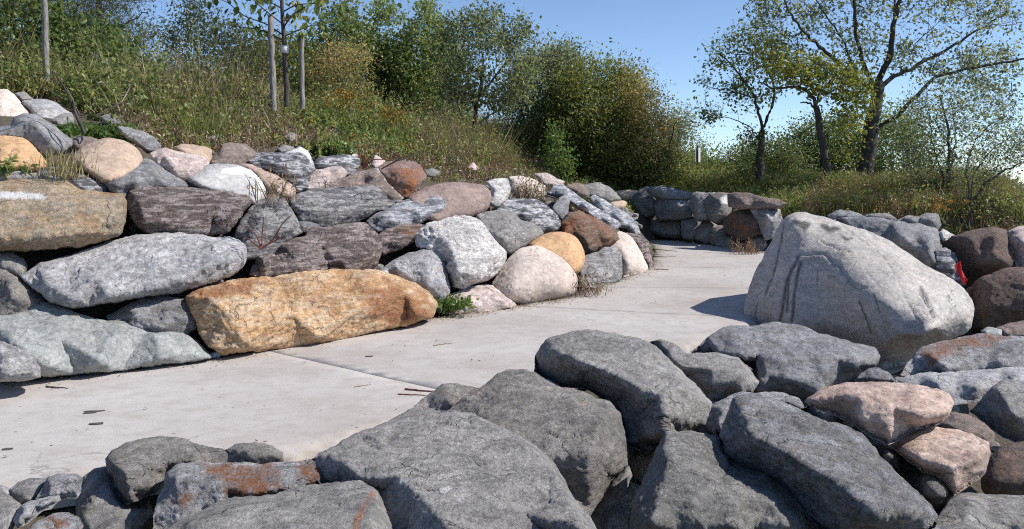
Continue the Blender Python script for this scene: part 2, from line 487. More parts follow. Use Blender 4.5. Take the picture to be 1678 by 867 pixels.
    c = t.mix(t.math('MULTIPLY', ds, t.ramp(n2, [(.3, G(.5)), (.55, G(.95))])), c, lin((58, 55, 53), K))
    ws = t.n('ShaderNodeAttribute', attribute_name='paint').outputs['Fac']  # white patches, veins, flecks and one sunlit face, put into the colour
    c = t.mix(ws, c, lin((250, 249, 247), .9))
    rg = t.n('ShaderNodeTexNoise', noise_type='RIDGED_MULTIFRACTAL', ins={'Vector': mp, 'Scale': 4.2, 'Detail': 6.0, 'Roughness': .62, 'Lacunarity': 2.1}).outputs[0]
    hgt = t.math('ADD', t.math('MULTIPLY', n2, .7), t.math('MULTIPLY', rg, .16))
    hgt = t.math('ADD', hgt, t.math('ADD', t.math('MULTIPLY', fine, .5), t.math('ADD', t.math('MULTIPLY', bn, .55), t.math('MULTIPLY', spk, .25))))
    hgt = t.math('SUBTRACT', hgt, t.math('MULTIPLY', crack, .5))
    b = t.n('ShaderNodeBump', ins={'Strength': min(1.0, .9 * s['bump']), 'Distance': .085 * (.35 + .65 * s['bump']), 'Height': hgt})
    p = t.n('ShaderNodeBsdfPrincipled', ins={'Base Color': c, 'Roughness': .82, 'Specular IOR Level': .35, 'Normal': b.outputs[0]})
    _mats[style] = t.out(p.outputs[0])
    return _mats[style]

# ------------------------------------------------------------------ stone shapes
FR = {'P': (0, 0, 1.), 'A': (0, 120, 420 / 1401), 'B': (0, 360, 420 / 1300), 'C': (380, 200, 360 / 1419), 'D': (380, 360, 380 / 1373), 'E': (700, 220, 380 / 1177),
      'F': (1000, 260, 320 / 1261), 'G': (1180, 320, 498 / 1349), 'H': (0, 620, 560 / 1678), 'I': (500, 520, 600 / 1499), 'J': (1050, 500, 628 / 1484)}
def fr(frame, pts):
    x0, y0, s = FR[frame]
    return [(x0 + p[0] * s, y0 + p[1] * s, *p[2:]) for p in pts]

def surf_depth(px, py):
    """depth at which the ray through a picture point first meets the stone slope"""
    ds = np.arange(4.0, 34, .02)
    P = np.stack([(px - W / 2) / F * ds, ds], 1)
    zr = EYE + (HOR - py) / F * ds
    zs, o, i = slope_z(P)
    hit = np.where((zr <= zs) & (i == 0))[0]
    return ds[hit[0]] if len(hit) else 16.0

def chaikin(p, k, w=.22):
    p = np.asarray(p, float)
    for _ in range(k):
        q = np.roll(p, -1, 0)
        p = np.stack([(1 - w) * p + w * q, w * p + (1 - w) * q], 1).reshape(-1, p.shape[1])
    return p

COUNT = {}
def stone(name, label, cat, group, frame, poly, style, ins=None, D=None, zc=None, tilt=None, gx=None, step=None, rnd=None, thick=None, bulge=.9,
          cuts=7, form=None, cracks=(), streaks=(), rust=(), paint=(), wall='left', seed=None, smooth=1, under=None, ridges=()):
    seed = seed or (sum(map(ord, label)) * 7 + len(label))
    rng = np.random.default_rng(seed)
    st = STY[style]
    form = st['form'] if form is None else form
    out = np.array([q[:2] for q in fr(frame, poly)])
    area = .5 * abs(np.dot(out[:, 0], np.roll(out[:, 1], -1)) - np.dot(out[:, 1], np.roll(out[:, 0], -1)))
    rounded = rnd if rnd is not None else (.75 if form < .5 else .3)
    if rounded > .5: out = chaikin(out, 2)
    else: out = chaikin(out, 1, .05)
    if step is None: step = 3.2 if wall == 'shore' else (2.6 if wall == 'left' else 2.2)
    lo, hi = out.min(0), out.max(0)
    cx, cy = (lo + hi) / 2
    # ---- where it stands
    if wall == 'left':
        D0 = D or surf_depth(cx, min(cy + .15 * (hi[1] - lo[1]), hi[1]))
        e = 14
        dx = (surf_depth(cx + e, cy) - surf_depth(cx - e, cy)) / (2 * e)
        dx = float(np.clip(dx, -.0, .012)) * .85
        if gx is not None: dx = gx
        ti = .75 if tilt is None else tilt
    elif wall == 'far':
        D0 = D or float(np.interp(cx, [1030, 1060, 1250, 1300], [26, 25.9, 20.9, 20.3])) - .1
        dx = -.012 if gx is None else gx
        ti = .5 if tilt is None else tilt
    else:
        zz = .22 if zc is None else zc
        D0 = D or F * (EYE - zz) / (cy - HOR)
        dx = 0 if gx is None else gx
        ti = 1.8 if tilt is None else tilt * 1.5
    m = D0 / F                                       # metres per picture pixel
    wm, hm = (hi - lo) * m
    size = min(wm, hm * 1.25); size = max(size, .5 * math.sqrt(area) * m)
    # ---- rim
    rim = dense_poly(out, step * .9, rng)
    nrm = np.roll(rim, -1, 0) - np.roll(rim, 1, 0); nrm = np.c_[nrm[:, 1], -nrm[:, 0]] / (np.linalg.norm(nrm, axis=1, keepdims=True) + 1e-9)
    ja = np.c_[rim / 26., np.full(len(rim), seed % 97)]
    rim = rim + nrm * (fbm(ja, 4, .55) * (.8 + 1.1 * form * (1 - rounded) + .006 * math.sqrt(area) * (1 - rounded)))[:, None]
    gxx, gyy = np.meshgrid(np.arange(lo[0], hi[0], step), np.arange(lo[1], hi[1], step * .93))
    gxx[::2] += step / 2
    Q = np.stack([gxx.ravel(), gyy.ravel()], 1) + rng.normal(size=(gxx.size, 2)) * step * .13
    Q = Q[in_poly(Q, rim)]
    if len(Q): Q = Q[seg_dist(Q, rim, np.roll(rim, -1, 0)) > step * .55]
    allp = np.vstack([rim, Q]); n = len(rim)
    v, _, f, *_r = delaunay_2d_cdt([Vector(p) for p in allp], [], [list(range(n))], 1, 1e-4)
    v = np.array([tuple(q) for q in v]); T = np.array([t for t in f if len(t) == 3])
    a, b, c = v[T[:, 0]], v[T[:, 1]], v[T[:, 2]]
    cr = (b - a)[:, 0] * (c - a)[:, 1] - (b - a)[:, 1] * (c - a)[:, 0]
    T = np.where((cr > 0)[:, None], T[:, ::-1], T)      # picture y runs down: this turns faces to the viewer
    dist = seg_dist(v, rim, np.roll(rim, -1, 0))
    bd = dist < 1e-3
    # ---- relief towards the viewer, 0 at the rim, negative where the stone curls under
    un = under if under is not None else ((-.40, 0, 1) if wall in ('left', 'far') else (.30, -.3, .95) if wall == 'boulder' else (.50, -.4, .9))
    on = np.roll(out, -1, 0) - np.roll(out, 1, 0); on = np.c_[on[:, 1], -on[:, 0]] / (np.linalg.norm(on, axis=1, keepdims=True) + 1e-9)
    if np.sum((out - out.mean(0)) * on) < 0: on = -on
    orv = -un[0] * np.clip(on @ np.array([un[1], un[2]]), 0, 1)
    def rimval(p):
        best = np.full(len(p), 1e9); val = np.zeros(len(p))
        for i_ in range(len(out)):
            a_, b_ = out[i_], out[(i_ + 1) % len(out)]; ab = b_ - a_
            t_ = np.clip(((p - a_) @ ab) / max(ab @ ab, 1e-9), 0, 1)
            d_ = np.linalg.norm(p - (a_ + t_[:, None] * ab), axis=1)
            k_ = d_ < best; best[k_] = d_[k_]; val[k_] = (orv[i_] * (1 - t_) + orv[(i_ + 1) % len(out)] * t_)[k_]
        return val
    Rmax = max(dist.max(), 1e-3)
    red = []
    def coarse(cpts, cb):
        cv, _, cf, *o2 = delaunay_2d_cdt([Vector(p) for p in cpts], red, [list(range(len(out)))], 1, 1e-4)
        orig = o2[0]
        cbv = np.array([max([cb[k] for k in og], default=0., key=abs) if og else 0. for og in orig])
        cv = np.array([tuple(q) for q in cv])
        r_ = np.zeros(len(v)); done = np.zeros(len(v), bool)
        for t in cf:
            if len(t) != 3: continue
            A, B, C = cv[t[0]], cv[t[1]], cv[t[2]]
            den = (B[1] - C[1]) * (A[0] - C[0]) + (C[0] - B[0]) * (A[1] - C[1])
            if abs(den) < 1e-9: continue
            w0 = ((B[1] - C[1]) * (v[:, 0] - C[0]) + (C[0] - B[0]) * (v[:, 1] - C[1])) / den
            w1 = ((C[1] - A[1]) * (v[:, 0] - C[0]) + (A[0] - C[0]) * (v[:, 1] - C[1])) / den
            w2 = 1 - w0 - w1
            k = (~done) & (w0 > -1e-3) & (w1 > -1e-3) & (w2 > -1e-3)
            r_[k] = w0[k] * cbv[t[0]] + w1[k] * cbv[t[1]] + w2[k] * cbv[t[2]]
            done |= k
        return r_
    cpts = [tuple(q) for q in out]; cb = [float(x_) for x_ in orv]
    for rl in ridges:
        idx_ = []
        for q in fr(frame, rl):
            hit_ = [k for k in range(len(out), len(cpts)) if math.hypot(cpts[k][0] - q[0], cpts[k][1] - q[1]) < .5]
            if hit_: idx_.append(hit_[0])
            else: cpts.append(q[:2]); cb.append(q[2]); idx_.append(len(cpts) - 1)
        red += list(zip(idx_[:-1], idx_[1:]))
    if ins or ridges:
        for q in fr(frame, ins or ()): cpts.append(q[:2]); cb.append(q[2])
        lin_ = coarse(cpts, cb)
        # half planar, half flowing between the same marks
        rr_ = dense_poly(out, max(8., math.sqrt(area) * .07), rng); cp_ = np.vstack([rr_, np.array(cpts[len(out):])]); cv_ = np.r_[rimval(rr_), np.array(cb[len(out):])]
        sc_ = math.sqrt(area)
        def ker(A_, B_):
            r_ = np.sqrt(((A_[:, None] - B_[None]) ** 2).sum(2)) / sc_
            return r_ ** 1.5
        M_ = ker(cp_, cp_) ; n_ = len(cp_)
        M_ = np.block([[M_ + 1e-3 * np.eye(n_), np.ones((n_, 1))], [np.ones((1, n_)), np.zeros((1, 1))]])
        w_ = np.linalg.solve(M_, np.r_[cv_, 0])
        kq = .85 if rounded > .5 else .06 if ridges else .2
        bl = (1 - kq) * lin_ + kq * (ker(v, cp_) @ w_[:-1] + w_[-1])
    else:
        u = np.clip(dist / Rmax, 0, 1)
        p = 2.0 if rounded > .5 else 1.7
        bl = bulge * ((1 - (1 - u) ** p) ** (1 / p) if rounded > .5 else np.clip(u * 1.9, 0, 1) ** .75)
        bl = bl + rimval(v) * (1 - u) ** 2
    if rounded <= .5:
        # flat broken faces between a few random corners
        hasp = bool(ins) or bool(ridges)
        many = hasp and len(cpts) - len(out) >= 7
        gap = math.sqrt(area) * (.30 if many else .24 if hasp else .27)
        jit = (.06 if wall == 'shore' else .035) if many else .06 if hasp else .11
        have = [np.array(c_) for c_ in cpts[len(out):]]
        if ridges: gap, jit = math.sqrt(area) * .18, .075
        for k in rng.permutation(len(v))[:700]:
            if dist[k] < gap * .42: continue
            if all(np.hypot(*(v[k] - h)) > gap for h in have):
                have.append(v[k]); cpts.append(tuple(v[k])); cb.append(float(bl[k] + rng.normal() * jit))
        bl = (.3 * bl + .7 * coarse(cpts, cb)) if hasp else (.1 * bl + .9 * coarse(cpts, cb))
    if ins or ridges or rounded <= .5:
        r = .10 * Rmax
        bl = bl + .045 * np.sqrt(np.clip(1 - (1 - np.clip(dist / r, 0, 1)) ** 2, 0, 1))
    bl = np.where(bd, rimval(v), bl)
    # soften facet creases a little
    E = np.vstack([T[:, [0, 1]], T[:, [1, 2]], T[:, [2, 0]]]); E = np.vstack([E, E[:, ::-1]])
    deg = np.bincount(E[:, 0], minlength=len(v)).astype(float)
    for _ in range(smooth + (6 if rounded > .5 else 0)):
        sm = np.bincount(E[:, 0], weights=bl[E[:, 1]], minlength=len(v)) / np.maximum(deg, 1)
        bl = np.where(bd, 0, .4 * bl + .6 * sm)
    def plane(q):
        return D0 + dx * (q[:, 0] - cx) + ti * (cy - q[:, 1]) * m
    def to3(q, d):
        return np.stack([(q[:, 0] - W / 2) / F * d, d, EYE + (HOR - q[:, 1]) / F * d], 1)
    d = plane(v) - bl * size * .46
    if wall in ('left', 'far', 'boulder'):
        lim = np.where(v[:, 1] > HOR + 2, F * (EYE + (.02 if wall != 'boulder' else .35)) / np.maximum(v[:, 1] - HOR, 1), 1e9)
        d = np.minimum(d, lim)
    d = np.maximum(d, 1.2)
    P3 = to3(v, d)
    # ---- worn and broken relief along the surface normal
    def normals(P):
        fn = np.cross(P[T[:, 1]] - P[T[:, 0]], P[T[:, 2]] - P[T[:, 0]])
        N = np.zeros_like(P)
        for k in range(3):
            for ax in range(3): N[:, ax] += np.bincount(T[:, k], weights=fn[:, ax], minlength=len(P))
        return N / (np.linalg.norm(N, axis=1, keepdims=True) + 1e-12)
    N = normals(P3)
    wgt = np.clip(dist / (5 * step), .12, 1)
    q = P3 / size + seed % 131
    lay = rng.normal(size=3) * .35 + np.array([0, 0, 1.]); lay /= np.linalg.norm(lay)
    ql = q * np.array([1.2, 1.2, 1.2]) + np.outer(q @ lay, lay) * 5.0
    # facets: planes broken off between ridges (distance to the nearest of a few seeds, squared), coarse then fine
    warp = np.c_[fbm(q * 3.3 + 3, 2), fbm(q * 3.3 + 13, 2), fbm(q * 3.3 + 23, 2)]
    qa = q + warp * .035
    qa = qa + np.outer(qa @ lay, lay) * (1.1 if st['band'][1] > .3 else .3)
    def chips(nseed, amp, offs):
        sd_ = qa[rng.integers(0, len(qa), nseed)] + rng.normal(size=(nseed, 3)) * .02
        oo = rng.random(nseed) * offs
        best = np.full(len(qa), 9.)
        for c_, o_ in zip(sd_, oo): best = np.minimum(best, ((qa - c_) ** 2).sum(1) + o_)
        r2 = np.quantile(best, .9) + 1e-6
        return amp * np.minimum(best / r2, 1.5)
    if rounded > .5:
        rough = .020 * fbm(q * 1.7, 2) + .006 * fbm(q * 6, 4, .55)
        dsp = rough * size * wgt
    else:
        fa = min(form, 1.3) * (.38 if wall == 'shore' else .65)
        rough = .005 * fbm(q * 2.1, 2) + (.012 * fbm(q * 9, 4, .62, True) + .014 * fbm(ql * 3.2, 5, .62)) * fa + .0045 * fbm(q * 28, 3, .6, True)
        rough = rough + (chips(40, .012, .006) + chips(190, .008, .001)) * (.5 + .5 * min(form, 1.3))
        dsp = rough * size * wgt
    if st['band'][1] >= .3 and rounded <= .5:
        tt = (q @ lay) * 8 + 1.3 * fbm(q * 1.8 + 5, 3) ; sw = tt - np.floor(tt)
        dsp += (sw ** 2 - .33) * (.008 if wall == 'shore' else .018) * size * min(form, 1.2) * wgt * np.clip(.6 + fbm(q * 2.3 + 50, 2), 0, 1.2)
    if form > .7:
        ch = fbm(ql * 1.3 + 9, 3)
        stepv = np.clip((ch - .2) / .03, 0, 1) + np.clip((ch + .3) / .03, 0, 1)
        dsp += (stepv - 1) * (.005 if wall == 'shore' else .010) * size * min(form, 1.3) * wgt
    for cl, width, depth in cracks:
        cp = np.array([z[:2] for z in fr(frame, cl)])
        wob = np.c_[fbm(np.c_[v / 14., np.zeros(len(v))], 2), fbm(np.c_[v / 14. + 30, np.zeros(len(v))], 2)] * 2.0
        dd = seg_dist(v + wob, cp[:-1], cp[1:])
        dsp -= depth * np.clip(1 - dd / width, 0, 1)
    P3 = P3 + N * dsp[:, None]
    at_ = {}
    def mask(shapes, soft):
        mk = np.zeros(len(v))
        for sh in shapes:
            pp = np.array([z[:2] for z in fr(frame, sh[0])])
            if sh[1] is None:                     # area
                wob = np.c_[fbm(np.c_[v / 22., np.zeros(len(v))], 3), fbm(np.c_[v / 22. + 30, np.zeros(len(v))], 3)] * 7 * soft
                w2 = v + wob
                mk = np.maximum(mk, np.clip(.5 + np.where(in_poly(w2, pp), 1, -1) * seg_dist(w2, pp, np.roll(pp, -1, 0)) / (4 * soft + .5), 0, 1))
            else:
                wob = np.c_[fbm(np.c_[v / 9., np.zeros(len(v))], 2), np.zeros(len(v))] * sh[1] * .5
                mk = np.maximum(mk, np.clip(1.25 - seg_dist(v + wob, pp[:-1], pp[1:]) / sh[1], 0, 1))
        return mk
    if streaks: at_['streak'] = mask(streaks, 1.)
    if rust: at_['rust'] = mask(rust, 2.4)
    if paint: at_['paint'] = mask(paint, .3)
    # ---- far side, coarser
    T2, V2 = [T], [P3]
    thick = (thick or .85) * size
    ridx = np.where(bd)[0]
    # order of rim points in the result
    rk = np.argmin(((rim[:, None, :] - v[None, ridx, :]) ** 2).sum(2), 1) if len(rim) * len(ridx) < 4e6 else None
    order = ridx[rk]
    keep = [0]
    for i in range(1, len(order)):
        if order[i] != order[keep[-1]]: keep.append(i)
    order = order[keep]
    if order[0] == order[-1]: order = order[:-1]
    nr = len(order)
    base_q = v[order]; cen = base_q.mean(0)
    prev = order; cnt = len(P3)
    drim = P3[order, 1]
    for sc_, fr_ in ((.93, .42), (.66, .86), (.3, 1.0)):
        qq = cen + (base_q - cen) * sc_
        dd = plane(qq) + fr_ * thick; dd = np.maximum(dd, drim * 0 + dd.min() * 0 + dd)
        V2.append(to3(qq, dd))
        cur = np.arange(cnt, cnt + nr); cnt += nr
        nx, cn = np.roll(prev, -1), np.roll(cur, -1)
        T2.append(np.stack([prev, cur, nx], 1)); T2.append(np.stack([nx, cur, cn], 1))
        prev = cur
    V2.append(to3(cen[None], plane(cen[None]) + thick))
    T2.append(np.stack([prev, np.full(nr, cnt), np.roll(prev, -1)], 1))
    V = np.vstack(V2); TT = np.vstack(T2)
    # turn everything outward consistently with the front (the front faces the camera)
    k = T[len(T) // 2]
    fn = np.cross(V[T[:, 1]] - V[T[:, 0]], V[T[:, 2]] - V[T[:, 0]])
    mid = (V[T[:, 0]] + V[T[:, 1]] + V[T[:, 2]]) / 3
    if ((fn * (np.array([0, 0, EYE]) - mid)).sum(1) > 0).mean() < .5: TT[:len(T)] = TT[:len(T), ::-1]
    b0 = len(T)
    fn = np.cross(V[TT[b0:, 1]] - V[TT[b0:, 0]], V[TT[b0:, 2]] - V[TT[b0:, 0]])
    mid = V[TT[b0:]].mean(1); inner = V.mean(0)
    if ((fn * (mid - inner)).sum(1) > 0).mean() < .5: TT[b0:] = TT[b0:, ::-1]
    org = np.array([V[:, 0].mean(), V[:, 1].mean(), V[:, 2].min()])
    for kk in at_: at_[kk] = np.r_[at_[kk], np.zeros(len(V) - len(at_[kk]))]
    me = mesh_np(name, V - org, TT, True, at_)
    o = link(name, me, mat=rock_mat(style), loc=org)
    tag(o, label, cat, group)
    return o
# ------------------------------------------------------------------ the stones, one by one
GL, GF, GS = 'boulders of the stacked bank beside the path', 'boulders of the far wall round the bend', 'riprap boulders on the shore side'
def L(name, label, fr_, poly, style, **k): return stone(name, label, 'slab' if name == 'stone_slab' else 'boulder' if name == 'boulder' else 'rock', GL, fr_, poly, style, wall='left', **k)
def FW(label, poly, style, **k): return stone('wall_stone', label, 'rock', GF, 'F', poly, style, wall='far', **k)
def S(name, label, fr_, poly, style, **k): return stone(name, label, 'slab' if name == 'stone_slab' else 'boulder' if name == 'boulder' else 'rock', GS, fr_, poly, style, wall='shore', **k)

def build_left():
    L('boulder', 'cream rounded boulder at the top of the pile, above the blue-grey one', 'A', [(-60,100),(0,88),(40,92),(80,118),(120,165),(165,205),(175,265),(60,290),(0,285),(-80,280)], 'cream')
    L('rock', 'pale mottled rock behind the cream boulder, under the weeds', 'A', [(112,150),(150,142),(220,140),(290,150),(320,165),(350,195),(400,230),(405,290),(330,300),(200,260),(150,200)], 'lgrey', rnd=.6)
    L('rock', 'small dark grey rock tucked under the pale mottled one', 'A', [(268,258),(330,222),(390,215),(405,250),(405,310),(340,315)], 'dgrey')
    L('rock', 'dark rock peeping out of weeds behind the cream boulder', 'A', [(75,110),(130,95),(160,120),(190,145),(120,160)], 'dgrey')
    L('boulder', 'smooth blue-grey boulder with a dark lower face above the orange boulder', 'A', [(55,280),(75,240),(130,220),(190,222),(240,250),(300,285),(350,330),(395,360),(398,395),(350,430),(310,445),(250,465),(190,420),(120,360),(60,350),(-30,350),(-30,300)], 'bgrey', ins=[(110,265,.7),(200,280,1.),(270,360,1.05),(310,415,.9),(60,310,.5)], form=.5)
    L('boulder', 'smooth orange-tan boulder half covered at the frame edge by a small weed', 'A', [(-60,345),(0,338),(100,336),(150,350),(200,395),(235,440),(258,490),(255,525),(190,550),(100,540),(0,530),(-60,530)], 'tano')
    L('rock', 'low dark grey rock between the orange boulder and the ochre slab', 'A', [(-40,500),(60,495),(110,500),(150,520),(200,520),(260,575),(200,600),(100,600),(-40,600)], 'bgrey')
    L('rock', 'dark rock with white veins lying on the ochre slab', 'A', [(180,540),(250,510),(320,515),(420,530),(480,545),(530,570),(570,600),(597,655),(540,675),(430,660),(350,610),(250,600)], 'gneissbw')
    L('boulder', 'tan rounded boulder with dry grass against its side', 'A', [(395,450),(450,400),(520,370),(580,352),(640,355),(700,375),(750,410),(785,465),(770,540),(680,590),(600,620),(540,610),(480,560),(420,530),(385,490)], 'tan')
    L('rock', 'flat brown rock behind the tan rounded boulder', 'A', [(385,360),(430,340),(480,345),(545,365),(520,410),(420,430),(380,400)], 'brown')
    L('rock', 'dark bluish rock behind the bright green weed', 'A', [(545,235),(600,220),(640,235),(680,250),(700,290),(680,320),(610,310),(560,260)], 'gneissdk')
    L('rock', 'white and grey mottled rock below the bright green weed', 'A', [(645,290),(700,295),(750,310),(810,330),(850,360),(882,395),(880,435),(800,440),(760,410),(700,360),(650,320)], 'whiteg')
    L('boulder', 'pink-white pitted boulder above the smooth grey one', 'A', [(822,440),(870,415),(905,408),(960,420),(1040,440),(1100,450),(1148,490),(1130,540),(1060,590),(1010,600),(940,580),(880,520),(840,490)], 'pinkw')
    L('stone_slab', 'flat tan slab behind the pink-white boulder', 'A', [(945,405),(990,388),(1060,388),(1120,400),(1158,420),(1158,480),(1145,510),(1080,480),(1000,450)], 'tan', rnd=.3)
    L('boulder', 'brown-grey triangular boulder next to the flat tan slab', 'A', [(1150,495),(1190,430),(1215,390),(1260,378),(1330,385),(1380,410),(1440,450),(1450,520),(1340,530),(1250,520)], 'brown', ins=[(1215,430,.9),(1330,440,.8),(1240,480,1.)])
    L('rock', 'small dark rock at the edge of the yellow grass', 'A', [(1075,380),(1140,350),(1190,330),(1240,350),(1235,400),(1160,410)], 'dgrey')
    L('boulder', 'dark blue-grey boulder with a pale sunlit edge', 'A', [(565,595),(590,560),(625,550),(640,515),(690,490),(740,475),(800,465),(840,480),(900,525),(970,570),(1045,618),(960,650),(850,650),(720,650),(715,680),(690,695),(640,670),(598,650)], 'bgrey', ins=[(640,610,.9),(750,540,.9),(835,520,1.),(890,590,1.),(720,590,1.1)], form=.7)
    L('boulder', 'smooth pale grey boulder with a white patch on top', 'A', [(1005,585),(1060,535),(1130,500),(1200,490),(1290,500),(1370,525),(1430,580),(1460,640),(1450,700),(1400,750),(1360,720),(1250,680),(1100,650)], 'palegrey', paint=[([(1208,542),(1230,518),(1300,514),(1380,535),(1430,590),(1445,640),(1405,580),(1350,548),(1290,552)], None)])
    L('boulder', 'pinkish tan boulder behind the pale grey boulder, with dry stalks before it', 'C', [(40,285),(60,272),(100,268),(180,285),(260,320),(330,350),(400,400),(418,450),(400,500),(360,510),(300,490),(230,470),(190,400),(120,320)], 'pinkbr', rnd=.7, form=.5)
    L('boulder', 'purple-brown layered block with a dark underside', 'A', [(705,640),(740,612),(850,605),(960,620),(1100,625),(1250,640),(1360,665),(1382,700),(1345,740),(1320,785),(1275,835),(1245,872),(1150,890),(1000,895),(800,880),(730,820),(692,745)], 'gneissbr', ins=[(760,690,.9),(950,700,.9),(1180,720,.9),(800,800,1.1),(1000,820,1.15),(1220,810,1.05),(1300,720,.8)])
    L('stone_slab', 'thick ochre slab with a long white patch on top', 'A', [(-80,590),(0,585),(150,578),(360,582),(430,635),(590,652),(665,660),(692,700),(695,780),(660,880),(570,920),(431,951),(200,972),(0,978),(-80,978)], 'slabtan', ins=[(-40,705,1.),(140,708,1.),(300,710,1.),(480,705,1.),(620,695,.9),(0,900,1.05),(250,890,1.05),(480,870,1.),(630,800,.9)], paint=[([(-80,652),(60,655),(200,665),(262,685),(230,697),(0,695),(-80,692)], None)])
    L('stone_slab', 'long pale grey slab under the ochre slab', 'B', [(100,285),(200,220),(340,180),(480,140),(580,100),(700,75),(900,70),(1030,80),(1070,95),(1140,85),(1210,98),(1248,130),(1248,220),(1205,270),(1050,330),(900,372),(750,392),(600,415),(450,440),(370,445),(260,425),(180,365)], 'lgrey', ins=[(240,320,.8),(480,290,.85),(800,210,.8),(1100,150,.75),(370,400,.9),(560,380,.95),(740,350,.98),(900,300,1.0),(1010,250,1.0),(1180,200,.9)], form=1.2, tilt=.9)
    L('rock', 'dark rock in the gap below the ochre slab', 'B', [(-30,160),(60,165),(120,195),(140,240),(110,295),(20,265),(-30,260)], 'dgrey')
    L('rock', 'brown-grey wedge rock against the frame edge beside the long pale slab', 'B', [(-40,180),(0,195),(20,250),(100,300),(170,355),(236,415),(200,480),(110,490),(0,495),(-40,490)], 'browngrey', ins=[(60,330,.9),(120,410,1.)])
    L('stone_slab', 'large grey-green sloping slab resting on the path', 'B', [(-60,480),(0,480),(110,458),(150,425),(240,418),(350,455),(440,490),(540,515),(640,520),(750,560),(860,560),(950,580),(1020,630),(1080,702),(950,727),(800,742),(600,772),(400,787),(200,802),(-60,812)], 'ggreen', ins=[(60,620,.9),(300,600,.85),(560,600,.7),(800,620,.55),(200,720,1.05),(500,710,1.),(800,690,.8),(960,670,.6)], cracks=[([(520,545),(560,585),(610,645)], 2.6, .035),([(240,590),(300,660)], 1.6, .01)], tilt=.8)
    L('rock', 'low white and brown mottled rock in front of the grey-green slab', 'B', [(-40,605),(0,610),(60,635),(120,660),(170,695),(205,750),(212,805),(120,818),(0,824),(-40,824)], 'whiteg', D=6.75)
    L('rock', 'dark layered rock wedged beneath the long pale slab', 'B', [(535,490),(600,455),(720,395),(800,385),(900,393),(980,410),(1005,450),(1030,510),(1005,555),(940,590),(850,590),(740,590),(640,560),(560,530)], 'gneissdk', ins=[(680,470,1.),(860,460,1.),(930,500,1.),(820,545,1.1)])
    L('boulder', 'big orange-ochre block lying along the path', 'P', [(303,486),(330,471),(380,459),(449,452),(500,446),(546,441),(621,443),(643,450),(684,466),(707,484),(716,498),(710,520),(671,533),(618,544),(560,558),(491,569),(421,577),(362,582),(340,568),(325,545),(314,515)], 'ochre', ins=[(345,490,.8),(400,476,.8),(500,466,.75),(600,462,.75),(665,480,.85),(380,520,1.),(480,515,1.05),(590,505,1.05),(680,510,.95),(400,560,.9),(520,550,.9)], rust=[([(560,470),(640,465),(705,500),(700,520),(650,530),(590,520),(600,490)], None), ([(310,485),(380,462),(480,455),(400,480),(340,500)], None)], step=2.3)
    L('stone_slab', 'dark purple-brown layered slab lying on the orange-ochre block', 'D', [(100,330),(130,240),(140,210),(250,190),(280,140),(360,115),(430,95),(440,70),(490,40),(600,36),(700,20),(790,18),(830,50),(882,110),(890,190),(862,265),(800,310),(600,330),(400,345),(200,350)], 'gneissbr', ins=[(190,235,1.),(400,240,1.),(640,240,1.),(820,210,.95),(330,150,.6),(520,130,.6),(740,90,.7),(400,290,1.1),(680,280,1.1)])
    L('boulder', 'grey striated triangular boulder behind red bare stems', 'C', [(20,700),(60,640),(110,560),(200,490),(280,462),(350,500),(400,600),(458,712),(380,770),(300,840),(220,890),(80,890),(20,800)], 'gneissg', ins=[(300,500,.9),(200,640,1.),(350,690,1.05),(120,760,.9)])
    L('boulder', 'light grey contorted boulder above the purple-brown slab', 'C', [(365,505),(420,470),(500,435),(590,425),(700,425),(850,412),(940,418),(985,455),(1010,500),(1100,505),(1000,570),(930,580),(890,610),(800,650),(640,685),(560,690),(440,650),(410,600),(380,545)], 'gneissg', ins=[(480,510,.8),(700,490,.8),(900,470,.8),(560,590,1.1),(760,590,1.1),(900,560,1.)])
    L('rock', 'small grey rock under the light grey contorted boulder', 'C', [(420,640),(520,605),(600,620),(580,690),(500,720),(440,720)], 'gneissdk')
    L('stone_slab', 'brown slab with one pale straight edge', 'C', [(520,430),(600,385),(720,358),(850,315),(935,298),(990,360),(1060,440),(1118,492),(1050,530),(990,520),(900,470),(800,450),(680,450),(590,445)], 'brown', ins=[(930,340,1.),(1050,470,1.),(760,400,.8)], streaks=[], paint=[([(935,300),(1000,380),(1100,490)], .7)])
    L('boulder', 'rust-red block behind the pale edged slab', 'C', [(935,300),(1000,260),(1110,248),(1180,255),(1220,290),(1262,350),(1245,390),(1200,440),(1150,490),(1110,500),(1040,430),(980,360)], 'rustred', ins=[(1080,320,.9),(1200,300,.8),(1180,400,1.)], rust=[([(1090,330),(1240,320),(1220,400),(1100,470)], None)])
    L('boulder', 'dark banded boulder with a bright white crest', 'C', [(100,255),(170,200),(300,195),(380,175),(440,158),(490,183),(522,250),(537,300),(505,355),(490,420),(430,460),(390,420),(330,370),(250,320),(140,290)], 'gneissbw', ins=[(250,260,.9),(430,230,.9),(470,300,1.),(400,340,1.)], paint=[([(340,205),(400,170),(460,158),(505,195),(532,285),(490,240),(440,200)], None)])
    L('rock', 'small grey rock standing above the white crested boulder', 'C', [(332,90),(380,66),(422,85),(428,150),(395,155),(365,125)], 'mgrey')
    L('rock', 'small dark rock just behind the white crest', 'C', [(295,175),(330,145),(405,160),(400,200),(330,215)], 'dgrey')
    L('rock', 'black and white banded rock below the dark green weed', 'C', [(520,270),(560,230),(640,218),(750,212),(825,238),(832,280),(790,345),(740,360),(640,340),(560,320)], 'gneissbw')
    L('rock', 'cream crumbly rock under the black and white banded one', 'C', [(470,440),(485,370),(540,310),(640,293),(700,285),(750,325),(720,370),(640,405),(560,440)], 'pinkw', ins=[(580,340,.9),(690,320,.8)])
    L('rock', 'small white stone at the foot of the red twigs', 'C', [(742,195),(780,180),(824,210),(800,235),(750,220)], 'white', step=1.6)
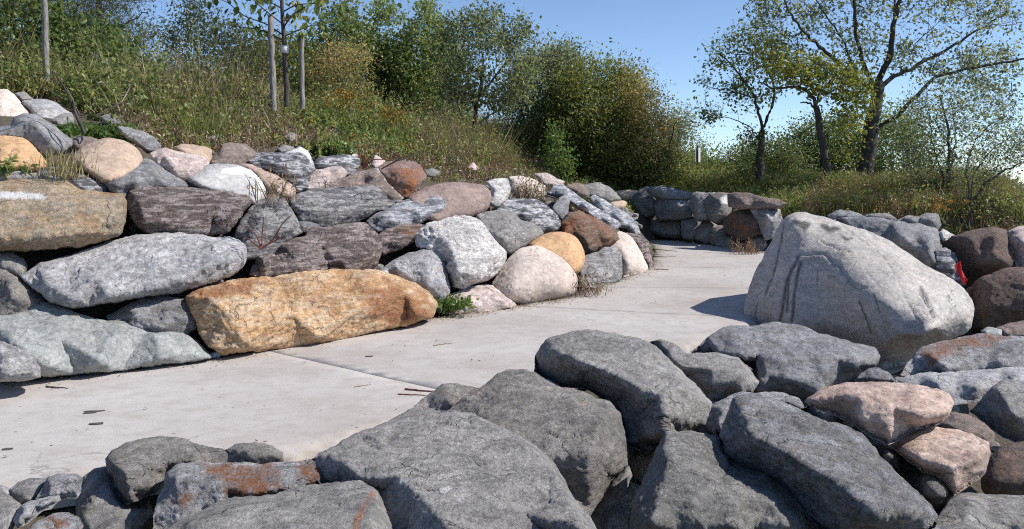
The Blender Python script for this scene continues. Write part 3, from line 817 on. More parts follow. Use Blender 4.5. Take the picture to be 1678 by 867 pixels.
    L('rock', 'small pinkish flat stone under the red twigs', 'C', [(900,275),(930,213),(992,250),(980,300),(920,305)], 'pinkw', step=1.6)
    L('stone_slab', 'blue-grey slab with flowing white bands', 'C', [(860,650),(900,590),(1000,540),(1120,500),(1220,468),(1300,448),(1390,465),(1418,505),(1412,545),(1370,595),(1290,620),(1240,640),(1200,680),(1100,680),(990,710),(930,720)], 'gneissbl', ins=[(980,610,.9),(1150,550,.9),(1330,510,.8),(1220,600,1.),(1060,650,1.)])
    L('rock', 'brown and pale banded rock under the blue-grey slab', 'C', [(940,730),(1020,680),(1100,655),(1200,655),(1280,675),(1292,712),(1260,755),(1150,795),(1050,835),(970,860),(940,800)], 'gneissbr', ins=[(1100,700,.9),(1220,700,.8),(1080,780,1.1)], rust=[([(1080,670),(1180,680),(1170,730),(1090,720)], None)])
    L('boulder', 'smooth brown egg-shaped boulder behind the flowing banded slab', 'E', [(-111,330),(-60,290),(0,268),(60,248),(150,240),(250,248),(300,265),(328,300),(326,340),(305,390),(240,425),(130,440),(60,470),(-40,420)], 'brsmooth')
    L('rock', 'small dark stone beside the rust-red block', 'C', [(1240,315),(1290,297),(1348,320),(1310,355),(1255,355)], 'dgrey')
    L('boulder', 'bright white marbled boulder', 'E', [(-60,500),(0,450),(70,435),(140,416),(220,416),(270,438),(310,490),(350,545),(382,575),(405,600),(396,655),(362,712),(310,745),(240,762),(190,790),(125,780),(105,730),(80,660),(40,610),(0,590),(-60,570)], 'white', ins=[(60,500,.75),(180,470,.7),(270,500,.75),(130,590,.95),(240,610,1.05),(340,630,.95),(160,700,1.1),(260,710,1.05)], step=2.2)
    L('rock', 'grey striated rock leaning against the white marbled boulder', 'D', [(870,310),(900,280),(960,235),(1050,198),(1180,168),(1240,183),(1262,240),(1282,320),(1293,425),(1275,465),(1222,495),(1150,450),(1100,410),(1000,365)], 'lgrey', ins=[(1000,300,.9),(1150,270,.9),(1230,390,1.05),(1170,400,1.)], gx=.004)
    L('boulder', 'angular grey boulder with one sharp vertical edge', 'E', [(245,410),(300,392),(370,383),(440,398),(480,438),(540,453),(570,475),(588,502),(562,530),(500,570),(420,612),(390,600),(340,560),(300,500),(265,445)], 'mgrey', ins=[(398,430,.85),(396,540,1.1),(480,500,.9),(330,450,.5)])
    L('boulder', 'dark boulder with white streaks above the sharp-edged grey one', 'E', [(345,390),(400,335),(470,325),(550,330),(610,360),(660,410),(682,450),(664,485),(600,510),(570,500),(510,470),(480,460),(430,410)], 'gneissbw', ins=[(500,360,.7),(500,420,1.),(610,420,.9),(630,470,1.)])
    L('rock', 'white rock with black stripes beside the brown egg-shaped boulder', 'E', [(300,240),(350,222),(410,225),(425,280),(405,345),(350,378),(315,350),(328,290)], 'white')
    L('rock', 'cream crumbly rock at the foot of dry brown stalks', 'E', [(415,215),(480,212),(550,230),(597,260),(595,310),(540,330),(450,320),(415,280)], 'cream', rnd=.3, form=1.)
    L('rock', 'white pinkish stone next to the low green conical shrub', 'E', [(540,200),(600,195),(640,215),(700,240),(670,270),(590,265)], 'pinkw')
    L('rock', 'blue-grey pointed rock above the rust-brown fibrous one', 'E', [(632,375),(670,325),(705,307),(722,340),(718,405),(690,445),(655,420)], 'bgrey', ins=[(700,345,.9),(680,400,1.)])
    L('rock', 'small orange stone behind the blue-grey pointed rock', 'E', [(718,330),(745,328),(788,385),(740,400),(718,370)], 'ochre', step=1.6)
    L('boulder', 'rust-brown fibrous boulder above the ochre egg-shaped one', 'E', [(682,450),(720,395),(770,383),(850,418),(920,458),(960,495),(978,532),(930,560),(880,580),(840,600),(810,620),(780,590),(740,530),(690,500)], 'rust', ins=[(760,430,.8),(860,470,.9),(800,540,1.05),(920,520,.9)])
    L('stone_slab', 'long blue-grey slab with pink top sloping towards the bend', 'E', [(600,305),(640,260),(690,257),(740,290),(790,330),(850,365),(920,405),(970,440),(985,468),(950,490),(900,470),(830,420),(760,370),(700,330),(640,320)], 'gneissbl', ins=[(680,290,.8),(800,360,.9),(920,440,1.)])
    L('rock', 'brown rock at the crest behind the long pink-topped slab', 'E', [(690,265),(750,245),(790,258),(828,300),(820,330),(750,300)], 'brown')
    L('rock', 'dark angular rock on the crest where the weeds end', 'E', [(780,258),(860,247),(920,263),(960,298),(988,332),(920,345),(870,320),(820,315)], 'dgrey', ins=[(860,275,.8),(930,310,1.)])
    L('stone_slab', 'pale grey-blue slab draped over the end of the pile', 'E', [(812,325),(850,303),(900,328),(960,368),(1012,398),(1044,430),(1073,470),(1084,510),(1050,515),(1010,485),(960,470),(910,420),(850,370)], 'gneissbl', ins=[(880,345,.9),(970,410,.95),(1040,470,1.)])
    L('rock', 'small flat tan stone on the crest near the far wall', 'E', [(920,345),(990,333),(1018,345),(997,380),(950,382)], 'tan', step=1.6)
    L('boulder', 'smooth ochre egg-shaped boulder resting on two pale ones', 'E', [(500,560),(560,520),(620,497),(690,494),(740,509),(780,550),(802,600),(797,660),(762,715),(720,700),(660,650),(600,610),(540,590)], 'tano')
    L('boulder', 'large pale rounded boulder at the path edge below the ochre one', 'E', [(320,770),(350,720),(400,640),(450,590),(500,567),(570,565),(620,588),(680,623),(730,668),(770,735),(757,802),(700,832),(600,852),(540,869),(450,872),(370,850)], 'paletan', ins=[(430,680,.8),(540,620,.75),(650,670,.85),(560,740,1.1),(420,780,.95),(680,760,.95)], cracks=[([(420,800),(540,795),(620,740)], 1.2, .006)], smooth=14, form=.4)
    L('rock', 'white and grey striated rock between two pale boulders at the path edge', 'E', [(765,690),(800,615),(870,598),(900,573),(960,570),(987,610),(992,680),(982,742),(870,788),(775,775)], 'whiteg', ins=[(900,610,.8),(860,700,1.),(960,680,.9)])
    L('boulder', 'pale tan boulder with one smooth sloping side near the bend', 'E', [(885,575),(940,530),(968,484),(1020,508),(1062,548),(1093,610),(1133,692),(1060,718),(990,742),(970,660),(950,600)], 'paletan', ins=[(1000,560,.9),(1020,650,1.)], smooth=8)
    L('rock', 'brown crumbly rock at the last corner of the pile before the bend', 'E', [(1000,500),(1060,503),(1112,530),(1133,600),(1153,680),(1125,690),(1085,620),(1050,560)], 'gneissbr', ins=[(1080,560,.9),(1125,640,.8)])
    L('rock', 'dark overhung rock below the pale grey-blue slab', 'E', [(955,470),(1020,456),(1078,490),(1074,530),(1020,525)], 'gneissbr')
    L('rock', 'cream white flat rock at the path edge in front of the marbled boulder', 'E', [(40,870),(90,825),(150,800),(240,770),(330,767),(390,800),(452,862),(440,885),(300,912),(120,922),(50,905)], 'pinkw', ins=[(180,830,.8),(320,810,.7),(240,870,1.),(390,860,.8)], form=.8)
    L('rock', 'white stone lying in dry weeds on the slope', 'E', [(98,125),(120,112),(150,108),(182,140),(155,165),(110,155)], 'white', step=1.6)
    L('rock', 'small pink stone lying in dry weeds on the slope', 'E', [(200,170),(235,140),(268,180),(230,190)], 'pinkw', step=1.6)

def build_far():
    FW('dark grey stone at the near end of the far wall', [(95,310),(140,240),(190,190),(240,178),(275,200),(305,260),(325,355),(240,380),(150,370)], 'dgrey', ins=[(200,260,.9),(270,300,1.)])
    FW('flat blue-grey stone capping the far wall under the grass', [(235,210),(260,178),(340,170),(420,193),(480,213),(525,218),(515,265),(430,270),(340,270),(285,250)], 'bgrey')
    FW('dark block with a white ring-shaped vein in the far wall', [(275,310),(300,250),(400,235),(510,253),(535,300),(545,385),(440,400),(310,400)], 'dgrey', ins=[(400,290,.9),(480,330,1.)], paint=[([(440,290),(465,272),(505,275),(500,300),(455,305),(440,290)], 1.0)])
    FW('big square grey block in the middle of the far wall', [(510,310),(518,225),(560,212),(690,217),(660,300),(665,365),(625,400),(550,402),(535,355)], 'mgrey', ins=[(570,290,1.),(610,250,.8),(610,370,.9)])
    FW('brown-grey block with one small sunlit white face', [(595,295),(640,225),(720,216),(785,233),(785,300),(775,375),(700,418),(645,400),(620,350)], 'browngrey', ins=[(720,290,1.),(680,350,1.1)], paint=[([(710,265),(745,240),(772,255),(768,290),(720,290)], None)])  # sunlight on the small face is put into the colour as white
    FW('long flat brown-grey slab capping the far wall', [(755,230),(800,214),(900,226),(1000,248),(1080,263),(1145,288),(1100,325),(930,325),(850,330),(765,310)], 'brown', ins=[(860,290,1.),(1000,280,.7)])
    FW('dark boulder with a tan top and a reddish front by the dry weed', [(725,425),(760,365),(810,320),(900,303),(1015,318),(1010,400),(995,480),(900,540),(800,520),(735,460)], 'dbrown', ins=[(830,350,.9),(950,400,1.),(880,450,1.)], rust=[([(775,370),(880,390),(870,480),(790,450)], None)])
    FW('pale tan broken stone beside the big streaked boulder', [(895,312),(1000,308),(1100,328),(1115,400),(1060,505),(1000,530),(955,420)], 'whiteg', ins=[(1020,380,1.)], gx=-.008)
    FW('dark stone at the foot of the near end of the far wall', [(145,375),(200,348),(275,370),(295,455),(240,495),(175,490)], 'dgrey')
    FW('rounded brown stone in the foot course of the far wall', [(250,440),(280,393),(400,378),(475,398),(485,480),(450,520),(330,508),(255,485)], 'browngrey', rnd=.7)
    FW('dark stone in shade between two foot stones', [(455,400),(540,383),(595,410),(585,480),(540,535),(465,515)], 'dgrey')
    FW('grey wedge stone leaning at the foot of the square block', [(545,475),(590,408),(640,398),(695,430),(685,525),(620,555),(550,525)], 'dgrey')
    FW('brown-grey foot stone under the block with the white face', [(615,485),(700,428),(765,440),(775,505),(740,555),(655,565)], 'browngrey')
    FW('low rounded stone nearest the path under the tan-topped boulder', [(665,525),(740,498),(820,508),(858,560),(830,595),(720,585),(670,560)], 'mgrey', rnd=.7)
    FW('dark base stone behind the dry weed', [(835,565),(900,500),(1000,490),(1015,565),(980,615),(900,615)], 'dgrey')
    FW('flat tan stone lying on the ground at the end of the far wall', [(15,210),(160,198),(185,215),(130,255),(100,275),(55,255)], 'tan', D=25.2, gx=0)

def build_shore():
    # the big pale boulder at the bend
    o = stone('boulder', 'huge pale boulder with dark water streaks and long cracks beside the path', 'boulder', GS, 'G',
      [(100,575),(115,440),(150,350),(190,270),(240,180),(280,100),(340,72),(400,78),(470,98),(560,128),(700,170),(800,230),(880,290),(970,340),(1040,375),(1090,420),(1122,470),(1132,510),(1117,605),(1010,648),(915,668),(870,725),(790,790),(700,810),(600,800),(400,730),(120,660)], 'boulder', wall='boulder', D=10.4, gx=-.003, tilt=.4, thick=.95, step=2.4, smooth=16,
      ins=[(330,110,.22),(380,200,.42),(300,330,.45),(220,480,.34),(450,420,.62),(330,620,.40),(570,230,.62),(560,380,.90),(640,420,1.04),(760,480,1.12),(870,590,1.16),(905,645,1.12),(560,600,.66),(740,700,.74),(720,580,1.0),(800,330,.66),(950,430,.66),(1020,560,.66),(980,620,.85),(700,290,.64)],
      cracks=[([(285,120),(265,220),(240,340),(215,420),(165,490),(158,570)], 1.76, 0.0150), ([(540,130),(600,180),(700,260),(800,320),(860,370),(890,420),(935,490),(975,545)], 2.08, 0.0225), ([(880,410),(930,480),(972,545)], 4.40, 0.0450),
              ([(360,262),(470,268),(540,330),(595,405),(640,410)], 2.56, 0.0250), ([(380,290),(440,330),(520,340)], 1.92, 0.0150), ([(440,205),(520,250),(570,260)], 2.08, 0.0175), ([(640,330),(700,400),(720,430)], 1.44, 0.0100), ([(660,170),(690,210),(760,260)], 1.12, 0.0060), ([(720,260),(800,400),(880,560),(930,640)], 2.40, 0.0100)],
      streaks=[([(350,275),(325,330),(300,400),(285,480),(272,555)], 3.4), ([(360,300),(345,380),(330,470),(322,560)], 3.2), ([(318,330),(308,420),(300,520)], 2.2), ([(285,130),(262,230),(238,340),(200,440)], 1.5), ([(160,490),(158,570)], 1.3), ([(610,470),(640,560),(655,620)], 2.0), ([(440,330),(436,400)], 1.2),
               ([(345,90),(400,130),(380,170),(330,120)], None), ([(470,120),(540,150),(500,170),(450,140)], None), ([(540,170),(600,195),(560,215)], None), ([(680,430),(700,520)], 1.3),
               ([(1008,452),(1016,440),(1024,446),(1018,462)], .7), ([(1022,432),(1032,420),(1036,438),(1026,448)], .7), ([(1012,470),(1030,462)], .7), ([(1010,540),(1030,500),(1050,492)], .6), ([(1005,560),(1030,548)], .6)])
    # faint scratched marks on its sunlit cheek
    S('stone_slab', 'dark blue-grey slab behind the crest of the huge pale boulder', 'G', [(500,110),(540,98),(640,92),(760,110),(900,128),(960,150),(990,190),(988,240),(975,350),(900,340),(750,260),(600,170)], 'bgrey', D=12.6, tilt=.8, ins=[(800,180,.8),(930,200,.9),(940,290,1.)])
    S('rock', 'grey lump at the left end of the dark blue-grey slab', 'G', [(470,88),(530,62),(580,67),(645,95),(570,120),(500,115)], 'bgrey', D=13.2, tilt=.5)
    S('rock', 'small dark rock on the crest behind the huge boulder', 'G', [(635,92),(700,75),(750,84),(790,108),(720,125)], 'dgrey', D=13.2, tilt=.5)
    S('rock', 'dark blocky rock on top of the blue-grey slab', 'G', [(780,115),(830,85),(880,92),(920,77),(970,81),(982,130),(960,165),(880,150)], 'dgrey', D=13.0, tilt=.5, ins=[(850,110,.8),(940,110,.9)])
    S('rock', 'black and white striped rock behind the shoulder of the huge boulder', 'G', [(955,245),(1000,230),(1042,255),(1063,310),(1092,410),(1040,410),(960,370)], 'gneissbw', D=11.9, tilt=.5, ins=[(1030,320,.9)])
    S('boulder', 'dark red-brown boulder with a sunlit rim behind the red cloth', 'G', [(980,235),(1030,180),(1120,155),(1210,138),(1275,155),(1295,220),(1325,290),(1300,350),(1200,400),(1090,440),(1050,400),(1040,300)], 'dbrown', D=12.3, tilt=.15, gx=-.004, ins=[(1100,190,.9),(1230,180,.9),(1160,300,1.15),(1270,300,1.1)])
    S('boulder', 'pale pink crumbly boulder beside the dark red-brown one', 'G', [(1265,165),(1320,136),(1400,128),(1480,150),(1480,330),(1330,340),(1295,270)], 'pinkw', D=12.0, tilt=.5, ins=[(1340,210,.9),(1420,260,1.)])
    S('rock', 'white shard between the dark blocky rock and the red-brown boulder', 'G', [(970,165),(990,148),(1045,180),(990,205)], 'white', D=12.7, step=1.6)
    S('boulder', 'dark brown rounded boulder at the frame edge beside the huge pale one', 'G', [(1080,425),(1150,370),(1240,330),(1330,318),(1450,328),(1470,420),(1460,610),(1280,640),(1150,660),(1110,600),(1115,500)], 'dbrown', D=10.9, tilt=.15, gx=-.004, form=.8)
    S('rock', 'flat brown rock between the dark brown boulder and the rusty white rock', 'J', [(1360,90),(1420,72),(1484,60),(1580,60),(1580,150),(1420,135)], 'brown', D=8.3, tilt=1.)
    S('rock', 'small grey-green stone lying beside the rusty white rock', 'G', [(1155,602),(1190,584),(1250,598),(1250,630),(1170,632)], 'ggreen', D=7.9, step=2.)
    S('boulder', 'coarse white-grey rock with a rust-red top', 'J', [(1000,275),(1040,210),(1080,170),(1130,145),(1250,123),(1320,108),(1430,118),(1560,125),(1560,280),(1400,270),(1300,285),(1180,290)], 'granite', D=7.3, ins=[(1120,190,.9),(1290,165,.8),(1450,170,.8),(1180,240,1.05),(1400,230,1.)], rust=[([(1095,200),(1120,150),(1250,128),(1420,112),(1440,135),(1290,160),(1200,200),(1110,230)], None)], form=1.6)
    S('stone_slab', 'light grey slab below the rusty white rock', 'J', [(940,300),(1080,263),(1250,256),(1400,243),(1500,235),(1560,240),(1560,330),(1400,350),(1300,380),(1210,390),(1180,370),(1080,330)], 'lgrey', D=6.7, ins=[(1150,300,.7),(1300,310,.9),(1450,280,.8)])
    S('boulder', 'dark grey wedge at the frame edge above the shaded round stone', 'J', [(1270,410),(1330,350),(1370,310),(1415,280),(1484,298),(1580,310),(1580,560),(1480,545),(1400,510),(1350,480)], 'dgrey', D=6.2, ins=[(1385,330,.8),(1440,420,1.),(1500,350,.7)], tilt=.6)
    S('boulder', 'pink and white lens-shaped boulder with a brown underside', 'J', [(630,375),(700,320),(800,299),(930,296),(1050,304),(1150,324),(1197,345),(1212,382),(1192,432),(1150,465),(1060,485),(1000,520),(960,545),(900,520),(800,450),(700,410)], 'pinkbr', zc=.32, tilt=.9, ridges=[[(670,378,.4),(790,347,.85),(900,347,.95),(970,392,1.0),(1090,432,.95),(1190,415,.45)]], ins=[(1060,345,.7),(860,440,.5),(960,490,.35)], form=.9)
    S('boulder', 'pinkish brown angular rock with a shaded front under the lens-shaped one', 'J', [(955,540),(1040,500),(1110,468),(1200,478),(1280,498),(1347,530),(1355,570),(1332,655),(1280,700),(1205,745),(1130,680),(1040,610)], 'pinkbr', zc=.12, tilt=.9, ridges=[[(1040,578,.6),(1090,602,.98),(1200,628,1.05),(1300,594,.9),(1345,562,.4)],[(1200,628,1.05),(1210,700,.4)]], ins=[(1150,530,.6)], form=.8)
    S('rock', 'brown rock squeezed between the lens-shaped boulder and the dark wedge', 'J', [(1140,465),(1210,410),(1280,428),(1340,463),(1372,500),(1360,560),(1280,540),(1200,510)], 'brown', D=5.95, tilt=.9)
    S('boulder', 'dark smooth round stone in shade at the frame edge', 'J', [(1310,680),(1350,590),(1400,540),(1470,526),(1580,528),(1580,770),(1400,760),(1330,740)], 'dbrown', D=5.1, tilt=.6, rnd=.7, form=.4)
    S('stone_slab', 'dark rough slab in the bottom corner below the round stone', 'J', [(1120,860),(1190,760),(1240,726),(1360,733),(1484,738),(1580,740),(1580,940),(1120,940)], 'dgrey', D=4.2, tilt=1.5)
    S('stone_slab', 'long brown-grey ridge showing behind the big striped slab', 'J', [(610,405),(660,378),(740,400),(840,453),(920,518),(1000,563),(1090,618),(1180,678),(1220,737),(1195,800),(1150,830),(1060,780),(940,660),(800,540),(700,470)], 'browngrey', D=5.0, tilt=1.2, ins=[(760,440,.8),(960,580,.9),(1130,710,.9)])
    S('stone_slab', 'big dark striped slab leaning across the riprap', 'J', [(298,515),(325,450),(358,370),(400,344),(470,343),(560,378),(640,418),(720,448),(800,468),(880,518),(920,578),(980,640),(1052,710),(1122,770),(1153,818),(1140,870),(1000,920),(860,910),(720,900),(640,820),(560,740),(470,670),(380,640),(320,590)], 'gneissdk', zc=.2, tilt=1.15, ins=[(395,410,.6),(450,520,.95),(600,600,1.05),(640,480,.55),(760,560,.7),(760,700,1.1),(880,650,.75),(900,800,1.1),(1040,800,.9)], form=1.3)
    S('rock', 'pale mottled rock mostly hidden behind the striped slab', 'J', [(255,400),(340,350),(400,336),(560,340),(612,363),(640,410),(560,420),(420,420),(360,450),(310,520),(270,470)], 'granite', D=5.75, tilt=1.)
    S('boulder', 'dark olive-grey angular boulder at the bottom beside the black gap', 'J', [(-40,780),(20,650),(78,530),(98,490),(200,488),(292,508),(322,570),(345,605),(400,628),(500,648),(572,690),(632,760),(692,820),(735,880),(720,950),(100,960),(-60,940)], 'olive', zc=.12, tilt=1.1, ridges=[[(98,500,.15),(88,560,.75),(115,602,.98),(80,720,.98),(45,840,.95)],[(115,602,.98),(220,602,.8),(335,608,.35)]], ins=[(300,700,.85),(500,760,.75),(350,850,.95),(560,850,.75),(20,700,.4)])
    S('stone_slab', 'broad brown-grey slab with a broken blue-grey front below the huge boulder', 'J', [(192,183),(260,120),(340,80),(440,85),(510,64),(600,75),(700,110),(830,145),(910,168),(927,195),(908,245),(862,262),(838,305),(765,320),(740,340),(660,395),(560,380),(480,365),(420,345),(445,300),(430,245),(385,215),(300,200)], 'bgrey', D=7.4, tilt=1.0, ridges=[[(300,192,.3),(395,208,.85),(460,192,.78),(535,218,.98),(620,218,1.0),(705,216,1.05),(752,207,.98),(830,222,.85),(900,226,.5)],[(705,216,1.05),(700,280,.75),(692,340,.45)],[(535,218,.98),(490,270,.8),(445,318,.5)]], ins=[(830,268,.0),(790,280,.0),(430,258,.1),(620,300,.7)], form=1.)
    S('boulder', 'flat-topped grey block with a shaded front beside the dark lump', 'J', [(25,145),(80,129),(130,150),(180,185),(290,183),(380,204),(422,250),(458,297),(432,340),(390,355),(330,365),(260,385),(190,330),(140,270),(90,200)], 'mgrey', D=7.0, tilt=1., ridges=[[(112,205,.25),(150,238,.85),(280,249,1.0),(392,264,1.05),(398,310,.7),(392,345,.35)]], ins=[(270,310,.6)], form=.6)
    S('rock', 'small shiny dark stone in front of the broad broken slab', 'J', [(825,295),(880,245),(920,239),(962,260),(985,295),(920,310)], 'gneissdk', D=6.75, step=2., tilt=.6)
    S('rock', 'small white veined rock at the bottom under the striped slab', 'J', [(810,870),(900,818),(1000,806),(1080,828),(1180,865),(1180,930),(810,930)], 'gneissbw', D=3.95, tilt=1.2)
    # foreground, middle
    S('boulder', 'dark grey boulder with a black shaded front, highest of the riprap by the path', 'P', [(873,610),(876,584),(894,557),(940,543),(960,540),(1012,547),(1052,556),(1075,567),(1101,592),(1136,627),(1165,657),(1174,682),(1174,715),(1135,718),(1108,716),(1086,728),(1060,745),(1030,732),(1018,692),(1010,670),(964,640),(918,634)], 'dgrey', D=6.1, tilt=1.15, gx=-.0006,
      ridges=[[(880,573,.45),(915,578,.8),(940,588,.95),(965,598,1.0),(992,610,1.05),(1020,623,1.1),(1052,641,1.15),(1084,649,1.15)],[(1084,649,1.15),(1088,680,.95),(1090,706,.7)],[(1084,649,1.15),(1112,636,.9),(1140,648,.5)]], ins=[(960,560,.3),(1040,590,.62)], step=2.6, rust=[])
    S('boulder', 'brown-grey block with three flat faces in front of the dark grey boulder', 'I', [(585,385),(660,318),(720,284),(790,234),(830,213),(905,213),(960,243),(1050,288),(1120,298),(1200,328),(1252,350),(1287,390),(1302,450),(1312,530),(1324,607),(1262,655),(1232,705),(1168,815),(1100,880),(1000,860),(860,760),(720,640),(600,520)], 'browngrey', D=5.0, tilt=1.1, ridges=[[(880,262,.2),(950,330,.45),(1090,372,.72),(1203,442,.98)],[(1203,442,.98),(1168,560,1.1),(1164,680,.6),(1166,780,.15)],[(1168,560,1.1),(1085,572,1.05),(1000,574,1.0),(900,555,.85)]], ins=[(1060,690,.4),(800,330,.42),(750,420,.6),(960,680,.4)], under=(-.2, -.3, .9), form=.75, cracks=[([(985,480),(1050,500),(1130,495)], 2., .02)], step=2.8)
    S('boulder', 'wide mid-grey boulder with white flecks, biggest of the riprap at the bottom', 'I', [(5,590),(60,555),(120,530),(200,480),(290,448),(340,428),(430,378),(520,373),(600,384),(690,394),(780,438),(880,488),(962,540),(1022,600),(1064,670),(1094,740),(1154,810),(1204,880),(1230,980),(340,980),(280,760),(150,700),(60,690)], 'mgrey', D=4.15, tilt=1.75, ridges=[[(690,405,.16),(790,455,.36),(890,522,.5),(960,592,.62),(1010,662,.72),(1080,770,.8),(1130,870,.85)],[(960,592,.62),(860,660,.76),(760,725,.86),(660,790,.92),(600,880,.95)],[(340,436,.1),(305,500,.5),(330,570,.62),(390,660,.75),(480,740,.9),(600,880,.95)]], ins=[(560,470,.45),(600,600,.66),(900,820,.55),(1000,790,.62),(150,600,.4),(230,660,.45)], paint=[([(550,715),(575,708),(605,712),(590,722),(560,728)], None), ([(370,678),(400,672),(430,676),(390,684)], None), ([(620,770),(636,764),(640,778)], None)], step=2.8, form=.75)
    S('rock', 'grey-brown rock peak between the path and the brown-grey block', 'I', [(415,388),(500,320),(560,273),(620,269),(725,292),(680,350),(620,410),(500,410)], 'browngrey', D=5.6, tilt=1., ins=[(570,310,.6),(600,350,.9)])
    S('boulder', 'dark blue speckled boulder with a rust streak at the bottom', 'P', [(250,880),(300,850),(334,834),(377,817),(450,810),(474,800),(500,795),(551,791),(592,788),(620,806),(646,870),(660,935),(230,935)], 'dgrey', D=3.55, tilt=1.5, ins=[(330,862,.7),(450,838,.7),(560,815,.6),(610,830,.8),(500,890,1.05)], rust=[([(610,812),(596,835),(585,860),(580,900)], 6.0)], form=.7, cuts=5)
    S('rock', 'dark rock deep in the gap beside the brown-grey block', 'I', [(1150,810),(1230,700),(1325,605),(1340,650),(1290,760),(1260,900),(1180,900)], 'dgrey', D=4.95, tilt=.4)
    S('rock', 'small dark rock at the bottom of the black gap', 'I', [(1215,810),(1270,770),(1330,780),(1350,867),(1350,940),(1210,940)], 'dgrey', D=4.75, tilt=.5)
    S('rock', 'dark rock in the black gap under the highest riprap boulder', 'I', [(1300,520),(1400,545),(1480,480),(1480,620),(1400,680),(1320,650)], 'dgrey', D=5.9, tilt=.3)
    # foreground, near end of the path
    S('boulder', 'brown-grey granite boulder with a notched left face behind the rusty rock', 'H', [(512,395),(550,350),(620,315),(700,295),(780,286),(870,289),(920,304),(1000,330),(1100,350),(1210,400),(1180,440),(1000,450),(860,460),(810,490),(770,560),(690,600),(620,620),(570,560),(538,470)], 'browngrey', D=4.6, tilt=1.2, ridges=[[(522,402,.3),(560,432,.85),(612,462,1.0),(700,440,.9),(800,418,.75),(950,400,.6)],[(612,462,1.0),(632,540,.6),(650,600,.2)]], ins=[(730,520,.6),(700,340,.45)], form=1.)
    S('rock', 'small brown-grey stone at the broken edge of the path', 'H', [(1105,350),(1160,319),(1250,315),(1340,329),(1388,365),(1395,410),(1300,430),(1190,420)], 'browngrey', D=4.75, tilt=.9)
    S('boulder', 'white speckled rock covered in orange rust', 'H', [(745,680),(770,600),(798,540),(808,470),(850,428),(960,407),(1100,414),(1300,418),(1450,408),(1520,402),(1580,428),(1607,470),(1612,530),(1500,570),(1400,600),(1200,640),(1100,670),(1000,710),(900,790),(760,800)], 'granite', D=4.1, tilt=1.25, ridges=[[(815,500,.4),(870,490,.8),(960,510,.92),(1100,535,.95),(1250,560,.9),(1400,530,.8),(1540,500,.5)]], ins=[(1050,450,.5),(1300,460,.5),(900,640,.4),(1080,620,.5)], rust=[([(960,420),(1100,425),(1340,430),(1370,520),(1340,565),(1120,580),(1080,540),(1090,500)], None), ([(1430,425),(1520,405),(1600,430),(1612,520),(1520,528),(1470,470)], None), ([(860,570),(940,560),(970,600),(930,630)], None)], form=1.)
    S('rock', 'small dark grey stone at the near end of the path', 'H', [(42,550),(90,510),(150,491),(232,487),(245,515),(205,580),(160,620),(100,625),(55,590)], 'dgrey', D=4.35, tilt=.9, step=2.2)
    S('rock', 'small white-grey granite stone at the near end of the path', 'H', [(170,595),(220,520),(235,480),(300,467),(380,469),(408,490),(398,555),(380,590),(300,595)], 'granite', D=4.25, tilt=1., step=2.2)
    S('rock', 'pale angular stone below the white-grey granite one', 'H', [(65,700),(100,630),(150,600),(290,570),(300,600),(200,660),(130,720),(90,740)], 'lgrey', D=4.05, tilt=1., step=2.2)
    S('rock', 'grey stone in the bottom corner beside the path', 'H', [(-60,545),(0,538),(45,575),(108,620),(85,690),(50,780),(-60,790)], 'mgrey', D=4.1, tilt=1., step=2.2)
    S('rock', 'cream and white stone at the bottom in the dark shadow', 'H', [(120,760),(180,700),(270,664),(340,659),(392,688),(408,722),(395,820),(120,820)], 'granite', D=3.75, tilt=1., step=2.2, rust=[([(260,680),(340,680),(330,730),(270,740)], None)])
    S('rock', 'dull grey stone at the bottom next to the rust covered rock', 'H', [(430,770),(520,700),(590,669),(617,680),(610,750),(560,830),(430,830)], 'browngrey', D=3.8, tilt=1., step=2.2)
    S('boulder', 'dark sunken rock in the shadow of the granite boulder', 'H', [(370,600),(410,480),(460,443),(520,433),(620,600),(730,600),(760,660),(640,790),(400,800),(370,700)], 'dgrey', D=4.5, tilt=1.3)  # added rock, put where mostly bare ground lies in shadow
    S('rock', 'pale pebble at the corner of the path', 'H', [(-40,545),(10,518),(48,545),(48,600),(-40,620)], 'lgrey', D=4.5, tilt=.8, step=2.)
# ------------------------------------------------------------------ plants
def leaf_mat(name, stops, trans=.4, rough=.42):
    t = NT(name)
    tone = t.n('ShaderNodeAttribute', attribute_name='tone').outputs['Fac']
    n = len(stops)
    c = t.ramp(tone, [((i + .5) / n, (*s, 1)) for i, s in enumerate(stops)])
    d = t.n('ShaderNodeBsdfPrincipled', ins={'Base Color': c, 'Roughness': rough, 'Specular IOR Level': .5})
    tr = t.n('ShaderNodeBsdfTranslucent', ins={'Color': t.mix(.5, c, (.24, .27, .07, 1), 'MIX') if trans > .3 else c})
    m = t.n('ShaderNodeMixShader', ins={0: trans, 1: d.outputs[0], 2: tr.outputs[0]})
    return t.out(m.outputs[0])

def bark_mat(name, c1, c2):
    t = NT(name)
    co = t.n('ShaderNodeTexCoord').outputs['Object']
    mp = t.n('ShaderNodeMapping', ins={'Vector': co, 'Scale': (1, 1, .22)}).outputs[0]
    n = t.noise(mp, 26, 6, .7)
    c = t.ramp(n, [(.35, (*c1, 1)), (.65, (*c2, 1))])
    b = t.n('ShaderNodeBump', ins={'Strength': .9, 'Distance': .03, 'Height': n})
    return t.out(t.n('ShaderNodeBsdfPrincipled', ins={'Base Color': c, 'Roughness': .9, 'Normal': b.outputs[0]}).outputs[0])

